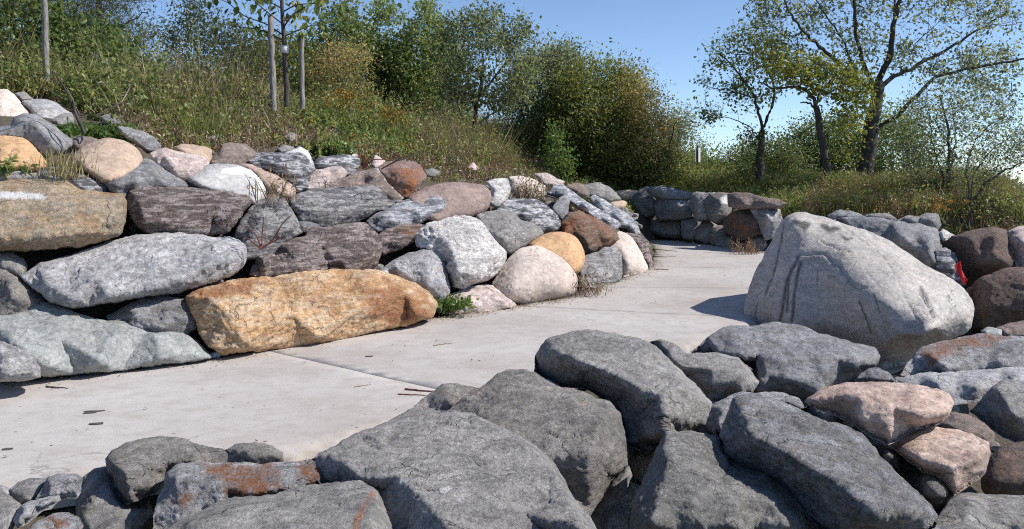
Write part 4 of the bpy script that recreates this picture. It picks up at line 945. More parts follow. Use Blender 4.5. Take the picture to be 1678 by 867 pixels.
_PAL = {
 'poplar':  [(00.060,00.102,00.029), (00.147,00.211,00.058), (00.273,00.345,00.105), (00.496,00.544,00.198)],
 'poplar_grey': [(00.077,00.103,00.049), (00.166,00.202,00.092), (00.289,00.326,00.170), (00.515,00.529,00.307)],
 'yellow':  [(00.156,00.182,00.029), (00.214,00.214,00.038), (00.305,00.326,00.049), (00.494,00.439,00.064)],
 'dark':    [(0.027,0.053,0.018), (0.064,0.105,0.030), (0.124,0.185,0.050), (0.240,0.311,0.099)],
 'olive':   [(.100,.130,.032), (.175,.205,.050), (.240,.262,.066), (.330,.330,.095)],
 'russet':  [(00.281,00.200,00.078), (00.429,00.409,00.136), (00.676,00.451,00.169), (01.066,00.713,00.290)],
 'bright':  [(.050,.110,.016), (.085,.170,.028), (.120,.215,.040), (.150,.230,.060)],
 'spruce':  [(00.042,00.063,00.038), (00.071,00.097,00.055), (00.105,00.126,00.071), (00.168,00.168,00.105)],
 'weed':    [(0.068,0.103,0.027), (0.170,0.216,0.056), (0.271,0.311,0.082), (0.348,0.362,0.110), (0.511,0.430,0.191)],
 'dry':     [(0.114,0.073,0.041), (0.181,0.121,0.066), (0.318,0.228,0.131), (0.497,0.387,0.248)],
 'straw':   [(0.180,0.180,0.060), (0.260,0.206,0.103), (0.350,0.303,0.140), (0.450,0.388,0.237)],
 'grass':   [(00.138,00.170,00.043), (00.244,00.260,00.065), (00.342,00.317,00.098), (00.195,00.227,00.052)],
 'redweed': [(0000.209,0000.105,0000.070), (0000.325,0000.163,0000.094), (0000.279,0000.209,0000.105), (0000.186,0000.140,0000.070)],
 'gold':    [(.300,.150,.015), (.380,.220,.020), (.220,.110,.018), (.180,.150,.030)],
}
_lm = {}
def LM(k):
    if k not in _lm: _lm[k] = leaf_mat('leaves_' + k, _PAL[k], .22 if k in ('dry', 'straw', 'redweed', 'gold') else .58)
    return _lm[k]
BARK = {}
def BM(k):
    if not BARK:
        BARK.update(dark=bark_mat('bark_dark', (.035, .028, .024), (.10, .085, .075)), grey=bark_mat('bark_grey', (.09, .08, .072), (.20, .18, .165)),
                    post=bark_mat('weathered_post', (.16, .14, .125), (.36, .33, .31)), red=bark_mat('red_stem', (.12, .03, .025), (.22, .07, .05)), straw=bark_mat('dry_stem', (.20, .15, .09), (.36, .29, .19)))
    return BARK[k]

def unit(v): return v / (np.linalg.norm(v, axis=-1, keepdims=True) + 1e-9)

def leaf_quads(C, size, rng, aspect=.62, droop=.25, tone=None, dirs=None, flat=None):
    """leaf blades of real size: four corners, folded along the midrib"""
    n = len(C)
    a = rng.normal(size=(n, 3)) if dirs is None else dirs + rng.normal(size=(n, 3)) * .35
    a[:, 2] -= droop
    a = unit(a)
    b = rng.normal(size=(n, 3))
    if flat is not None: b = np.cross(a, np.array([0, 0, 1.]) + rng.normal(size=(n, 3)) * flat)
    b = unit(b - a * (a * b).sum(1, keepdims=True))
    nn = np.cross(a, b)
    L = size * rng.uniform(.65, 1.25, (n, 1))
    w = L * aspect * .5
    V = np.empty((n, 4, 3))
    V[:, 0] = C
    V[:, 1] = C + a * L * .45 + b * w + nn * w * .3
    V[:, 2] = C + a * L
    V[:, 3] = C + a * L * .45 - b * w + nn * w * .3
    T = np.arange(n * 4).reshape(n, 4)
    tn = rng.random(n) if tone is None else np.clip(tone + rng.normal(size=n) * .13, 0, 1)
    return V.reshape(-1, 3), T, np.repeat(tn, 4)

class Tubes:
    def __init__(s): s.V, s.T, s.n = [], [], 0
    def add(s, pts, rad, k=5, caps=True):
        pts = np.asarray(pts, float); rad = np.asarray(rad, float); m = len(pts)
        tg = unit(np.gradient(pts, axis=0))
        ref = np.where(np.abs(tg[:, 2:3]) > .9, np.array([[1., 0, 0]]), np.array([[0, 0, 1.]]))
        u = unit(np.cross(tg, ref)); w = np.cross(tg, u)
        an = np.arange(k) * 2 * math.pi / k
        R = pts[:, None] + rad[:, None, None] * (np.cos(an)[None, :, None] * u[:, None] + np.sin(an)[None, :, None] * w[:, None])
        base = s.n
        s.V.append(R.reshape(-1, 3)); s.n += m * k
        i = np.arange(m - 1)[:, None] * k + base; j = np.arange(k)[None]; j2 = (j + 1) % k
        s.T.append(np.stack([i + j, i + j2, i + k + j2, i + k + j], -1).reshape(-1, 4))
    def build(s, name, mat, parent, org):
        me = mesh_np(name, np.vstack(s.V) - org, np.vstack(s.T), True, nside=4)
        return link(name, me, parent, mat)

def spline(P, n):
    P = np.asarray(P, float)
    if len(P) == 2: return P[0] + (P[1] - P[0]) * np.linspace(0, 1, n)[:, None]
    t = np.r_[0, np.cumsum(np.linalg.norm(np.diff(P, axis=0), axis=1))]; t /= t[-1]
    s = np.linspace(0, 1, n)
    m = np.gradient(P, t, axis=0)
    out = []
    for x in s:
        i = min(np.searchsorted(t, x, side='right') - 1, len(t) - 2); h = t[i + 1] - t[i]; u = (x - t[i]) / h
        out.append((2*u**3-3*u**2+1)*P[i] + (u**3-2*u**2+u)*h*m[i]*.8 + (-2*u**3+3*u**2)*P[i+1] + (u**3-u**2)*h*m[i+1]*.8)
    return np.array(out)

def crown_points(poly, D, thick, n, rng, edge=.0):
    poly = np.array(poly, float); lo, hi = poly.min(0), poly.max(0)
    out = []
    while len(out) < n:
        q = rng.uniform(lo, hi, (n * 3, 2)); q = q[in_poly(q, poly)]
        out.extend(q.tolist())
    q = np.array(out[:n])
    d = seg_dist(q, poly, np.roll(poly, -1, 0)); u = np.clip(d / d.max(), .02, 1)
    dep = D + rng.uniform(-1, 1, n) * thick * np.sqrt(1 - (1 - u) ** 2)
    return np.stack([(q[:, 0] - W / 2) / F * dep, dep, EYE + (HOR - q[:, 1]) / F * dep], 1)

def tree(name, label, D, limbs, crowns, pal, bark='dark', cat='tree', group=None, nclus=160, per=22, leaf=.085, spread=.34, thick=1.6, seed=1, twig=.010, aspect=.62, extra=None, bare=0, patches=.35):
    """limbs: [(list of (px, py[, depth offset]), radius px at start, at end)]; crowns: [(outline px, share, palette or None)]"""
    rng = np.random.default_rng(seed)
    p0 = limbs[0][0][0]
    org = at(p0[0], p0[1], D); 
    root = tag(empty(name, org), label, cat, group)
    tb, br = Tubes(), Tubes()
    nodes, nrad = [], []
    for li, (pl, r0, r1) in enumerate(limbs):
        k = max(6, 4 * len(pl))
        dz = 0
        pts = np.array([at(q[0], q[1], D + (q[2] if len(q) > 2 else 0)) for q in pl])
        if li > 0:                              # limbs spread in depth as they leave the trunk
            off = rng.normal() * thick * .55
            pts[:, 1] += off * np.linspace(0, 1, len(pts)) ** 1.2
            j = np.argmin([np.linalg.norm(n - pts[0]) for n in nodes]); pts[0] = nodes[j]
        sp = spline(pts, k)
        w = rng.normal(size=sp.shape) * .02; w[0] = 0; sp += w
        rr = np.linspace(r0, r1, k) * (1 if li == 0 else .8) * D / F
        if li == 0:
            sp = np.vstack([sp[0] - [0, 0, .3], sp]); rr = np.r_[rr[0] * 1.35, rr]
        tb.add(sp, rr, 8 if r0 > 6 else 6)
        nodes.extend(sp[1:]); nrad.extend(rr[1:])
    tb.build('trunk', BM(bark), root, org)
    nodes = np.array(nodes)
    by_pal = {}
    for poly, share, cp in crowns:
        n = int(nclus * share)
        C = crown_points(poly, D, thick, int(n * (1.12 if cat == 'bush' else 1.35)) + 2, rng)
        # uneven crown: open pockets inside, sprays that stick out
        hol = fbm(C / (.9 + .35 * thick) * 1.3 + seed * 3.1, 2)
        C = C[np.argsort(-hol)[:n]]
        cen_ = C.mean(0); out_ = rng.random(len(C)) < .16
        C[out_] = cen_ + (C[out_] - cen_) * rng.uniform(1.02, 1.22, (out_.sum(), 1))
        # grow towards the cluster centres, near ones first
        order = np.argsort([np.min(np.linalg.norm(nodes - c, axis=1)) for c in C])
        for c in C[order]:
            dv = c - nodes; dd = np.linalg.norm(dv, axis=1) + np.where(dv[:, 2] < .05, .8 * np.abs(dv[:, 2]) + .25, 0)
            j = int(np.argmin(dd)); a = nodes[j]
            L = np.linalg.norm(c - a)
            mid = (a + c) / 2 + rng.normal(size=3) * L * .10 - np.array([0, 0, L * .05])
            k = 4 if L < .8 else 6
            sp = spline([a, mid, c], k)
            r0 = twig * (.55 + .55 * min(L, 3.)); br.add(sp, np.linspace(r0, twig * .35, k), 4)
            nodes = np.vstack([nodes, sp[1:]])
            # side twigs
            for q in range(2):
                e = c + rng.normal(size=3) * spread * .9; s_ = sp[-2]
                br.add(np.array([s_, (s_ + e) / 2 + rng.normal(size=3) * .03, e]), [twig * .4, twig * .3, twig * .2], 3)
        if bare: 
            continue_leaves = rng.random(n) > bare
            C = C[continue_leaves]
        if not len(C): continue
        m = rng.poisson(per, len(C))
        idx = np.repeat(np.arange(len(C)), m)
        P = C[idx] + rng.normal(size=(len(idx), 3)) * spread * np.array([1, 1, .8])
        tone_c = np.clip(.5 + patches * fbm(C * .55 + seed, 2) + rng.normal(size=len(C)) * .12, .05, .95)
        v, t, tn = leaf_quads(P, leaf * rng.uniform(.7, 1.2, (len(P), 1)), rng, aspect, .3, tone_c[idx], flat=.8)
        by_pal.setdefault(cp or pal, []).append((v, t, tn))
    br.build('branches', BM(bark), root, org)
    for pk, lst in by_pal.items():
        V, T, N_, n_ = [], [], [], 0
        for v, t, tn in lst: V.append(v); T.append(t + n_); N_.append(tn); n_ += len(v)
        me = mesh_np('crown', np.vstack(V) - org, np.vstack(T), False, {'tone': np.concatenate(N_)}, 4)
        link('crown', me, root, LM(pk))
    return root

def build_trees():
    GR, GB = 'trees on the rise beyond the far wall', 'trees and shrubs on the bank above the stacked boulders'
    # --- right
    tree('poplar_tree', 'tall spreading poplar with forked dark trunk and long bare limbs, biggest tree on the rise', 26,
         [([(1411,318),(1420,270),(1428,215),(1437,165),(1441,135)], 15, 9.5), ([(1434,158),(1399,133),(1366,112),(1332,93),(1299,75),(1266,50),(1241,17)], 5.5, 1.6), ([(1435,152),(1407,104),(1386,58),(1374,17),(1362,-30)], 5.5, 2),
          ([(1441,138),(1449,91),(1440,41),(1436,0),(1430,-50)], 6.5, 2.5), ([(1447,98),(1469,50),(1482,0),(1492,-45)], 4.5, 2), ([(1442,143),(1474,120),(1515,102),(1565,75),(1611,46),(1655,22)], 5, 1.5),
          ([(1428,212),(1457,195),(1474,170),(1499,137),(1557,120),(1619,112),(1660,95)], 4.5, 1.3), ([(1399,133),(1372,70),(1330,30),(1300,0)], 2.5, 1)],
         [([(1205,60),(1225,5),(1260,-60),(1500,-90),(1650,-50),(1668,30),(1678,120),(1640,150),(1560,135),(1490,120),(1420,95),(1350,75),(1270,95),(1230,95)], .92, None), ([(1240,60),(1300,75),(1390,120),(1330,135),(1255,110)], .08, 'yellow')],
         'poplar_grey', group=GR, nclus=800, per=13, leaf=.12, spread=.17, thick=2.6, seed=3, twig=.012)
    tree('poplar_tree', 'slim dark tree with a forked trunk and bare drooping twigs facing the open sky', 27,
         [([(1245,296),(1247,240),(1250,213)], 7.5, 5), ([(1250,215),(1241,187),(1229,158),(1204,125),(1172,95)], 3.6, 1.1), ([(1251,213),(1266,174),(1270,141),(1258,112),(1237,70)], 3.6, 1.1), ([(1229,158),(1195,150),(1165,145),(1145,135)], 1.6, .6), ([(1245,235),(1225,205),(1200,192),(1160,190)], 1.6, .6)],
         [([(1152,85),(1175,60),(1200,38),(1235,30),(1285,60),(1300,110),(1285,150),(1255,175),(1220,170),(1190,140),(1165,112)], .72, None), ([(1150,178),(1175,172),(1185,185),(1165,203),(1150,200)], .10, None), ([(1210,210),(1245,220),(1240,240),(1215,230)], .08, 'dark'), ([(1135,125),(1200,135),(1215,190),(1150,150)], .10, None)],
         'poplar', group=GR, nclus=230, per=11, leaf=.12, spread=.16, thick=1.3, seed=5, bare=.2)
    tree('poplar_tree', 'leaning tree with a crooked trunk and yellow-green leaves before the spreading poplar', 24.5,
         [([(1359,309),(1352,257),(1344,208),(1339,174)], 8, 5), ([(1340,178),(1326,154),(1299,143),(1266,147),(1237,137)], 4.2, 1.4), ([(1341,186),(1322,168),(1310,168)], 3, 1.4), ([(1339,176),(1350,150),(1375,125),(1405,110)], 3.2, 1.2)],
         [([(1258,105),(1290,85),(1330,95),(1380,105),(1425,120),(1440,160),(1410,180),(1370,165),(1330,142),(1290,135),(1262,130)], .85, 'yellow'), ([(1370,190),(1400,185),(1405,260),(1380,265)], .15, 'yellow')],
         'yellow', group=GR, nclus=190, per=20, leaf=.125, spread=.2, thick=1.2, seed=7)
    tree('shrub_tree', 'thin many-stemmed tree with sparse grey-green leaves beside the lake', 21,
         [([(1553,336),(1555,270),(1553,208),(1540,158)], 3.4, 1.4), ([(1555,320),(1530,270),(1505,225),(1490,190)], 1.8, .8), ([(1554,300),(1580,240),(1600,190),(1620,150)], 2, .8), ([(1554,320),(1515,290),(1490,265)], 1.5, .7), ([(1553,240),(1520,200),(1515,160)], 1.4, .7)],
         [([(1470,200),(1500,155),(1560,118),(1630,140),(1665,170),(1650,220),(1600,270),(1540,310),(1490,290),(1465,250)], 1, None)],
         'poplar_grey', group=GR, nclus=460, per=15, leaf=.075, spread=.24, thick=1.5, seed=9, twig=.007, bare=.1)
    tree('shrub_tree', 'low arching shrub leaning out over the lake above the pink boulder', 18.5,
         [([(1590,345),(1612,305),(1636,285),(1662,272),(1690,264)], 3.2, 1.0), ([(1577,338),(1586,266),(1607,216),(1640,190)], 1.9, .7), ([(1600,335),(1640,325),(1665,320)], 1.2, .6), ([(1585,330),(1600,280),(1640,235),(1680,215)], 1.6, .7), ([(1636,285),(1650,262),(1672,240)], 1.2, .6)],
         [([(1575,300),(1600,250),(1650,215),(1700,195),(1710,262),(1670,268),(1640,282),(1620,300)], .6, None), ([(1575,345),(1600,310),(1630,318),(1655,345),(1645,362),(1600,358)], .22, 'weed')],
         'poplar_grey', group=GR, nclus=260, per=15, leaf=.06, spread=.19, thick=.9, seed=11, twig=.006)
    for lb, D, px, py, poly, pal, n, per, leaf, sd in (
        ('dark rounded bush behind the leaning yellow-green tree', 35, 1320, 298, [(1268,292),(1275,250),(1300,215),(1340,190),(1385,195),(1420,230),(1425,295)], 'dark', 190, 26, .10, 21),
        ('orange-tinted bush at the foot of the slim dark tree', 29, 1282, 296, [(1262,298),(1264,262),(1285,238),(1302,245),(1310,275),(1316,298)], 'olive', 70, 24, .06, 22),
        ('dark green bush behind the forked trunk of the spreading poplar', 33, 1460, 300, [(1400,302),(1410,240),(1440,185),(1490,180),(1520,220),(1530,300)], 'poplar', 150, 26, .09, 23),
        ('low green thicket beneath the open patch of sky', 33, 1195, 298, [(1140,300),(1150,268),(1175,258),(1205,246),(1240,252),(1262,275),(1268,300)], 'poplar', 120, 26, .08, 24),
        ('small dark bush with ragged branches against the trunk of the slim dark tree', 29, 1232, 298, [(1205,262),(1218,240),(1250,220),(1275,228),(1280,262),(1270,298),(1225,298)], 'dark', 60, 20, .08, 25)):
        tree('bush', lb, D, [([(px, py), (px + 3, py - 22), (px - 2, py - 48)], 3, 1.2), ([(px, py), (px - 18, py - 30), (px - 30, py - 45)], 2, .8), ([(px, py), (px + 18, py - 28), (px + 34, py - 44)], 2, .8)],
             [(poly, 1, None)], pal, cat='bush', group=GR, nclus=n * 2, per=int(per * 1.3), leaf=leaf * 1.25, spread=.32, thick=1.8, seed=sd)
    # --- middle
    tree('bush', 'large dense olive-green bush at the end of the bank', 28.5, [([(965,300),(960,250),(968,190)], 5, 2), ([(962,290),(925,240),(915,190)], 3, 1), ([(965,285),(1000,230),(1015,170)], 3, 1)],
         [([(884,250),(893,195),(905,150),(930,117),(970,100),(1012,104),(1040,125),(1050,170),(1060,230),(1055,304),(950,306),(900,285)], 1, None)], 'olive', cat='bush', group=GB, nclus=820, per=40, leaf=.115, spread=.26, thick=2.2, seed=31)
    tree('bush', 'russet-brown bush turning autumn coloured beside the olive-green one', 28, [([(1060,302),(1058,250),(1050,200)], 4, 1.5), ([(1060,295),(1085,250),(1092,205)], 2.5, 1)],
         [([(1010,150),(1030,115),(1062,140),(1088,175),(1102,225),(1108,262),(1080,275),(1035,270),(1015,220)], .68, 'russet'), ([(1040,250),(1085,240),(1116,275),(1112,302),(1040,304)], .32, 'olive')], 'russet', cat='bush', group=GB, nclus=600, per=34, leaf=.08, spread=.28, thick=1.8, seed=32)
    tree('shrub', 'small conical shrub with light green leaves before the olive-green bush', 20.5, [([(913,292),(914,250),(912,212)], 1.4, .5)],
         [([(888,285),(896,250),(908,206),(918,212),(928,245),(940,285),(915,292)], 1, None)], 'bright', cat='shrub', group=GB, nclus=60, per=18, leaf=.085, spread=.12, thick=.45, seed=33, twig=.006)
    tree('poplar_tree', 'distant pale green tree showing past the russet bush', 42, [([(1108,300),(1110,240),(1113,200)], 3, 1)],
         [([(1088,200),(1100,185),(1122,178),(1134,192),(1130,214),(1142,222),(1146,240),(1122,258),(1098,255),(1088,235)], 1, None)], 'poplar_grey', group=GB, nclus=130, per=22, leaf=.12, spread=.42, thick=2, seed=34)
    tree('poplar_tree', 'tiny distant tree right behind the sign board', 46, [([(1150,300),(1151,270),(1151,245)], 2, .8)],
         [([(1138,268),(1140,248),(1152,234),(1160,250),(1156,272)], 1, None)], 'poplar', group=GB, nclus=40, per=22, leaf=.12, spread=.35, thick=1.2, seed=35)
    tree('poplar_tree', 'airy tree with a dark slender trunk and sky showing through its leaves', 23,
         [([(777,243),(779,185),(787,148),(792,111)], 4.5, 2.6), ([(779,187),(766,129),(748,85),(735,50)], 2.4, .8), ([(786,150),(822,111),(848,66),(858,40)], 2.4, .8), ([(792,113),(789,55),(785,11)], 2.2, .8), ([(781,210),(815,178),(850,152)], 2, .7), ([(770,243),(757,190),(745,150)], 2, .8)],
         [([(716,70),(740,25),(790,4),(830,18),(868,33),(873,80),(880,112),(862,160),(830,185),(790,165),(745,180),(715,140)], 1, None)], 'poplar_grey', group=GB, nclus=460, per=19, leaf=.10, spread=.16, thick=1.6, seed=36, twig=.008)
    tree('poplar_tree', 'grey-green tree between the airy tree and the olive-green bush', 30, [([(885,262),(888,190),(905,120)], 4, 1.2), ([(887,215),(860,165),(855,125)], 2, .8)],
         [([(838,180),(850,115),(890,88),(928,74),(946,95),(942,150),(905,235),(850,240)], 1, None)], 'poplar_grey', group=GB, nclus=480, per=32, leaf=.11, spread=.32, thick=1.8, seed=37)
    # --- poplar grove
    for lb, D, px, py, poly, pal, n, sd in (
        ('pointed green poplar at the near edge of the grove, behind the wooden stakes', 25, 545, 178, [(488,175),(500,90),(515,40),(545,15),(572,0),(590,60),(600,175)], 'poplar', 330, 41),
        ('tall poplar with a narrow tip second in the grove', 27, 632, 190, [(578,185),(588,80),(600,40),(628,-8),(650,40),(662,100),(668,190)], 'poplar', 330, 42),
        ('broad poplar in the middle of the grove above the orange flowers', 26, 672, 200, [(625,200),(640,90),(665,45),(700,0),(722,30),(730,110),(735,205)], 'poplar', 380, 43),
        ('dark poplar at the far edge of the grove', 28, 725, 215, [(672,215),(685,120),(712,60),(745,60),(765,130),(780,220)], 'dark', 260, 44)):  # darker leaf palette than the rest of the grove
        tree('poplar_tree', lb, D, [([(px, py + 8), (px - 2, py - 60), (px + 2, py - 130)], 4, 1.4), ([(px, py), (px - 25, py - 60), (px - 32, py - 95)], 2.2, .8), ([(px, py), (px + 22, py - 60), (px + 28, py - 110)], 2.2, .8)],
             [(poly, 1, None)], pal, group=GB, nclus=int(n * 1.15), per=28, leaf=.115, spread=.19, thick=1.7, seed=sd)
    tree('shrub', 'brown twiggy shrub half dried out beside the wooden stakes', 22, [([(560,190),(562,140),(570,95)], 1.8, .7), ([(560,188),(535,145),(528,105)], 1.5, .6), ([(560,188),(590,140),(600,110)], 1.5, .6)],
         [([(512,185),(515,115),(545,75),(590,80),(612,120),(610,190)], 1, None)], 'russet', bark='grey', cat='shrub', group=GB, nclus=330, per=18, leaf=.06, spread=.22, thick=1., seed=45, twig=.007)
    # --- left
    tree('spruce_tree', 'tall dark feathery conifer at the top of the bank', 29, [([(165,140),(163,60),(160,-60)], 7, 4), ([(164,70),(205,40),(240,20)], 2.5, 1), ([(164,50),(115,30),(80,10)], 2.5, 1)],
         [([(62,-50),(250,-60),(262,5),(240,28),(258,58),(225,75),(238,108),(150,118),(70,90)], 1, None)], 'spruce', group=GB, nclus=620, per=40, leaf=.13, spread=.30, thick=2.4, seed=51, aspect=.22)
    tree('shrub_tree', 'broad-leaved dark shrub filling the corner beside the leaning post', 17.5, [([(20,150),(25,60),(20,-20)], 3, 1.4), ([(22,140),(70,80),(110,40)], 2, .8), ([(22,140),(120,110),(180,80)], 1.6, .7), ([(20,120),(-20,60),(-30,0)], 2, .8)],
         [([(-60,-40),(50,-40),(95,20),(160,45),(200,80),(205,118),(120,140),(0,150),(-60,150)], 1, None)], 'dark', cat='tree', group=GB, nclus=480, per=22, leaf=.125, spread=.24, thick=1.6, seed=52)
    tree('shrub_tree', 'wispy tree with thin bare tips standing alone against the sky', 22, [([(330,165),(325,100),(310,45),(300,0)], 2.2, .6), ([(328,130),(352,80),(365,40)], 1.5, .6), ([(328,140),(295,100),(285,60)], 1.4, .6), ([(330,150),(380,100),(410,70)], 1.5, .6), ([(312,50),(330,20),(345,0)], .9, .4)],
         [([(272,120),(280,52),(312,22),(360,32),(415,60),(435,150),(330,158),(285,150)], .93, None), ([(285,30),(300,-5),(345,0),(335,30)], .07, None)], 'spruce', cat='tree', group=GB, nclus=340, per=24, leaf=.085, spread=.22, thick=1.2, seed=53, twig=.006)
    tree('bush', 'green thicket between the wispy tree and the wooden stakes', 23, [([(425,175),(420,120),(425,80)], 2, .8), ([(425,170),(400,130),(395,105)], 1.4, .6), ([(425,170),(470,120),(480,90)], 1.4, .6)],
         [([(375,170),(385,105),(420,72),(470,60),(505,90),(510,180),(430,185)], 1, None)], 'olive', cat='bush', group=GB, nclus=460, per=28, leaf=.09, spread=.25, thick=1.4, seed=54, twig=.007)

# ------------------------------------------------------------------ weeds and grass
def weed_plants(P, kinds, rng, hs):
    """stems and leaves of many weeds; returns {palette: (V, T, tone)} arrays"""
    out = {}
    def put(k, v, t, tn):
        out.setdefault(k, []).append((v, t, tn))
    def stems(B, dirs, h, w, k, tone):
        n = len(B)
        side = unit(np.cross(dirs, rng.normal(size=(n, 3))))
        bend = rng.normal(size=(n, 3)) * np.array([1, 1, .1]) * (h * .22)[:, None]
        p1 = B + dirs * (h * .55)[:, None] + bend * .35; p2 = B + dirs * h[:, None] + bend
        ww = w[:, None] * .5
        V = np.stack([B - side * ww, B + side * ww, p1 + side * ww * .8, p1 - side * ww * .8, p2 + side * ww * .15, p2 - side * ww * .15], 1).reshape(-1, 3)
        o = np.arange(n)[:, None] * 6
        T = np.concatenate([o + [0, 1, 2, 3], o + [3, 2, 4, 5]], 0)
        put(k, V, T, np.repeat(tone, 6))
        return p1, p2
    kinds = np.asarray(kinds)
    up = np.array([0, 0, 1.])
    for kind, pal_s, pal_l, nst, nl, ls, asp, wst in (('leafy', 'weed', 'weed', 3, 9, .095, .5, .012), ('tall', 'dry', 'weed', 2, 8, .09, .35, .014), ('dry', 'dry', 'dry', 5, 4, .06, .35, .013), ('green', 'bright', 'bright', 5, 10, .07, .5, .010),
                                                   ('grass', 'grass', None, 16, 0, 0, 0, .012), ('straw', 'straw', None, 14, 0, 0, 0, .010), ('red', 'redweed', 'redweed', 5, 7, .05, .4, .010), ('gold', 'weed', 'gold', 4, 10, .05, .6, .010), ('shrubby', 'weed', 'poplar', 4, 13, .09, .55, .012)):
        B0 = P[kinds == kind]; H0 = hs[kinds == kind]
        if not len(B0): continue
        idx = np.repeat(np.arange(len(B0)), nst)
        n = len(idx)
        B = B0[idx] + rng.normal(size=(n, 3)) * np.array([.10, .10, 0])
        d = unit(up + rng.normal(size=(n, 3)) * np.array([.28, .28, 0]))
        h = H0[idx] * rng.uniform(.55, 1.15, n)
        tone0 = np.clip(rng.random(len(B0))[idx] * .7 + rng.random(n) * .3, 0, 1)
        p1, p2 = stems(B, d, h, np.full(n, wst), pal_s, tone0)
        if nl:
            j = np.repeat(np.arange(n), nl)
            u = rng.uniform(.25, 1.02, len(j))[:, None]
            if kind == 'gold': u = .75 + .27 * u
            C = np.where(u < .55, B[j] + (p1 - B)[j] * u / .55, p1[j] + (p2 - p1)[j] * (u - .55) / .45)
            v, t, tn = leaf_quads(C + rng.normal(size=C.shape) * .02, ls, rng, asp, .1, tone0[j])
            put(pal_l, v, t, tn)
    return out

def emit(parts, name, label, cat, kind=None, group=None, org=(0, 0, 0)):
    org = np.array(org, float)
    mats, V, T, TN, MI, n = [], [], [], [], [], 0
    for k, lst in parts.items():
        mats.append(LM(k))
        for v, t, tn in lst:
            V.append(v); T.append(t + n); TN.append(tn); MI.append(np.full(len(t), len(mats) - 1)); n += len(v)
    me = mesh_np(name, np.vstack(V) - org, np.vstack(T), False, {'tone': np.concatenate(TN)}, 4)
    for m in mats: me.materials.append(m)
    me.polygons.foreach_set('material_index', np.concatenate(MI).astype(np.int32))
    return tag(link(name, me, loc=org), label, cat, group, kind)

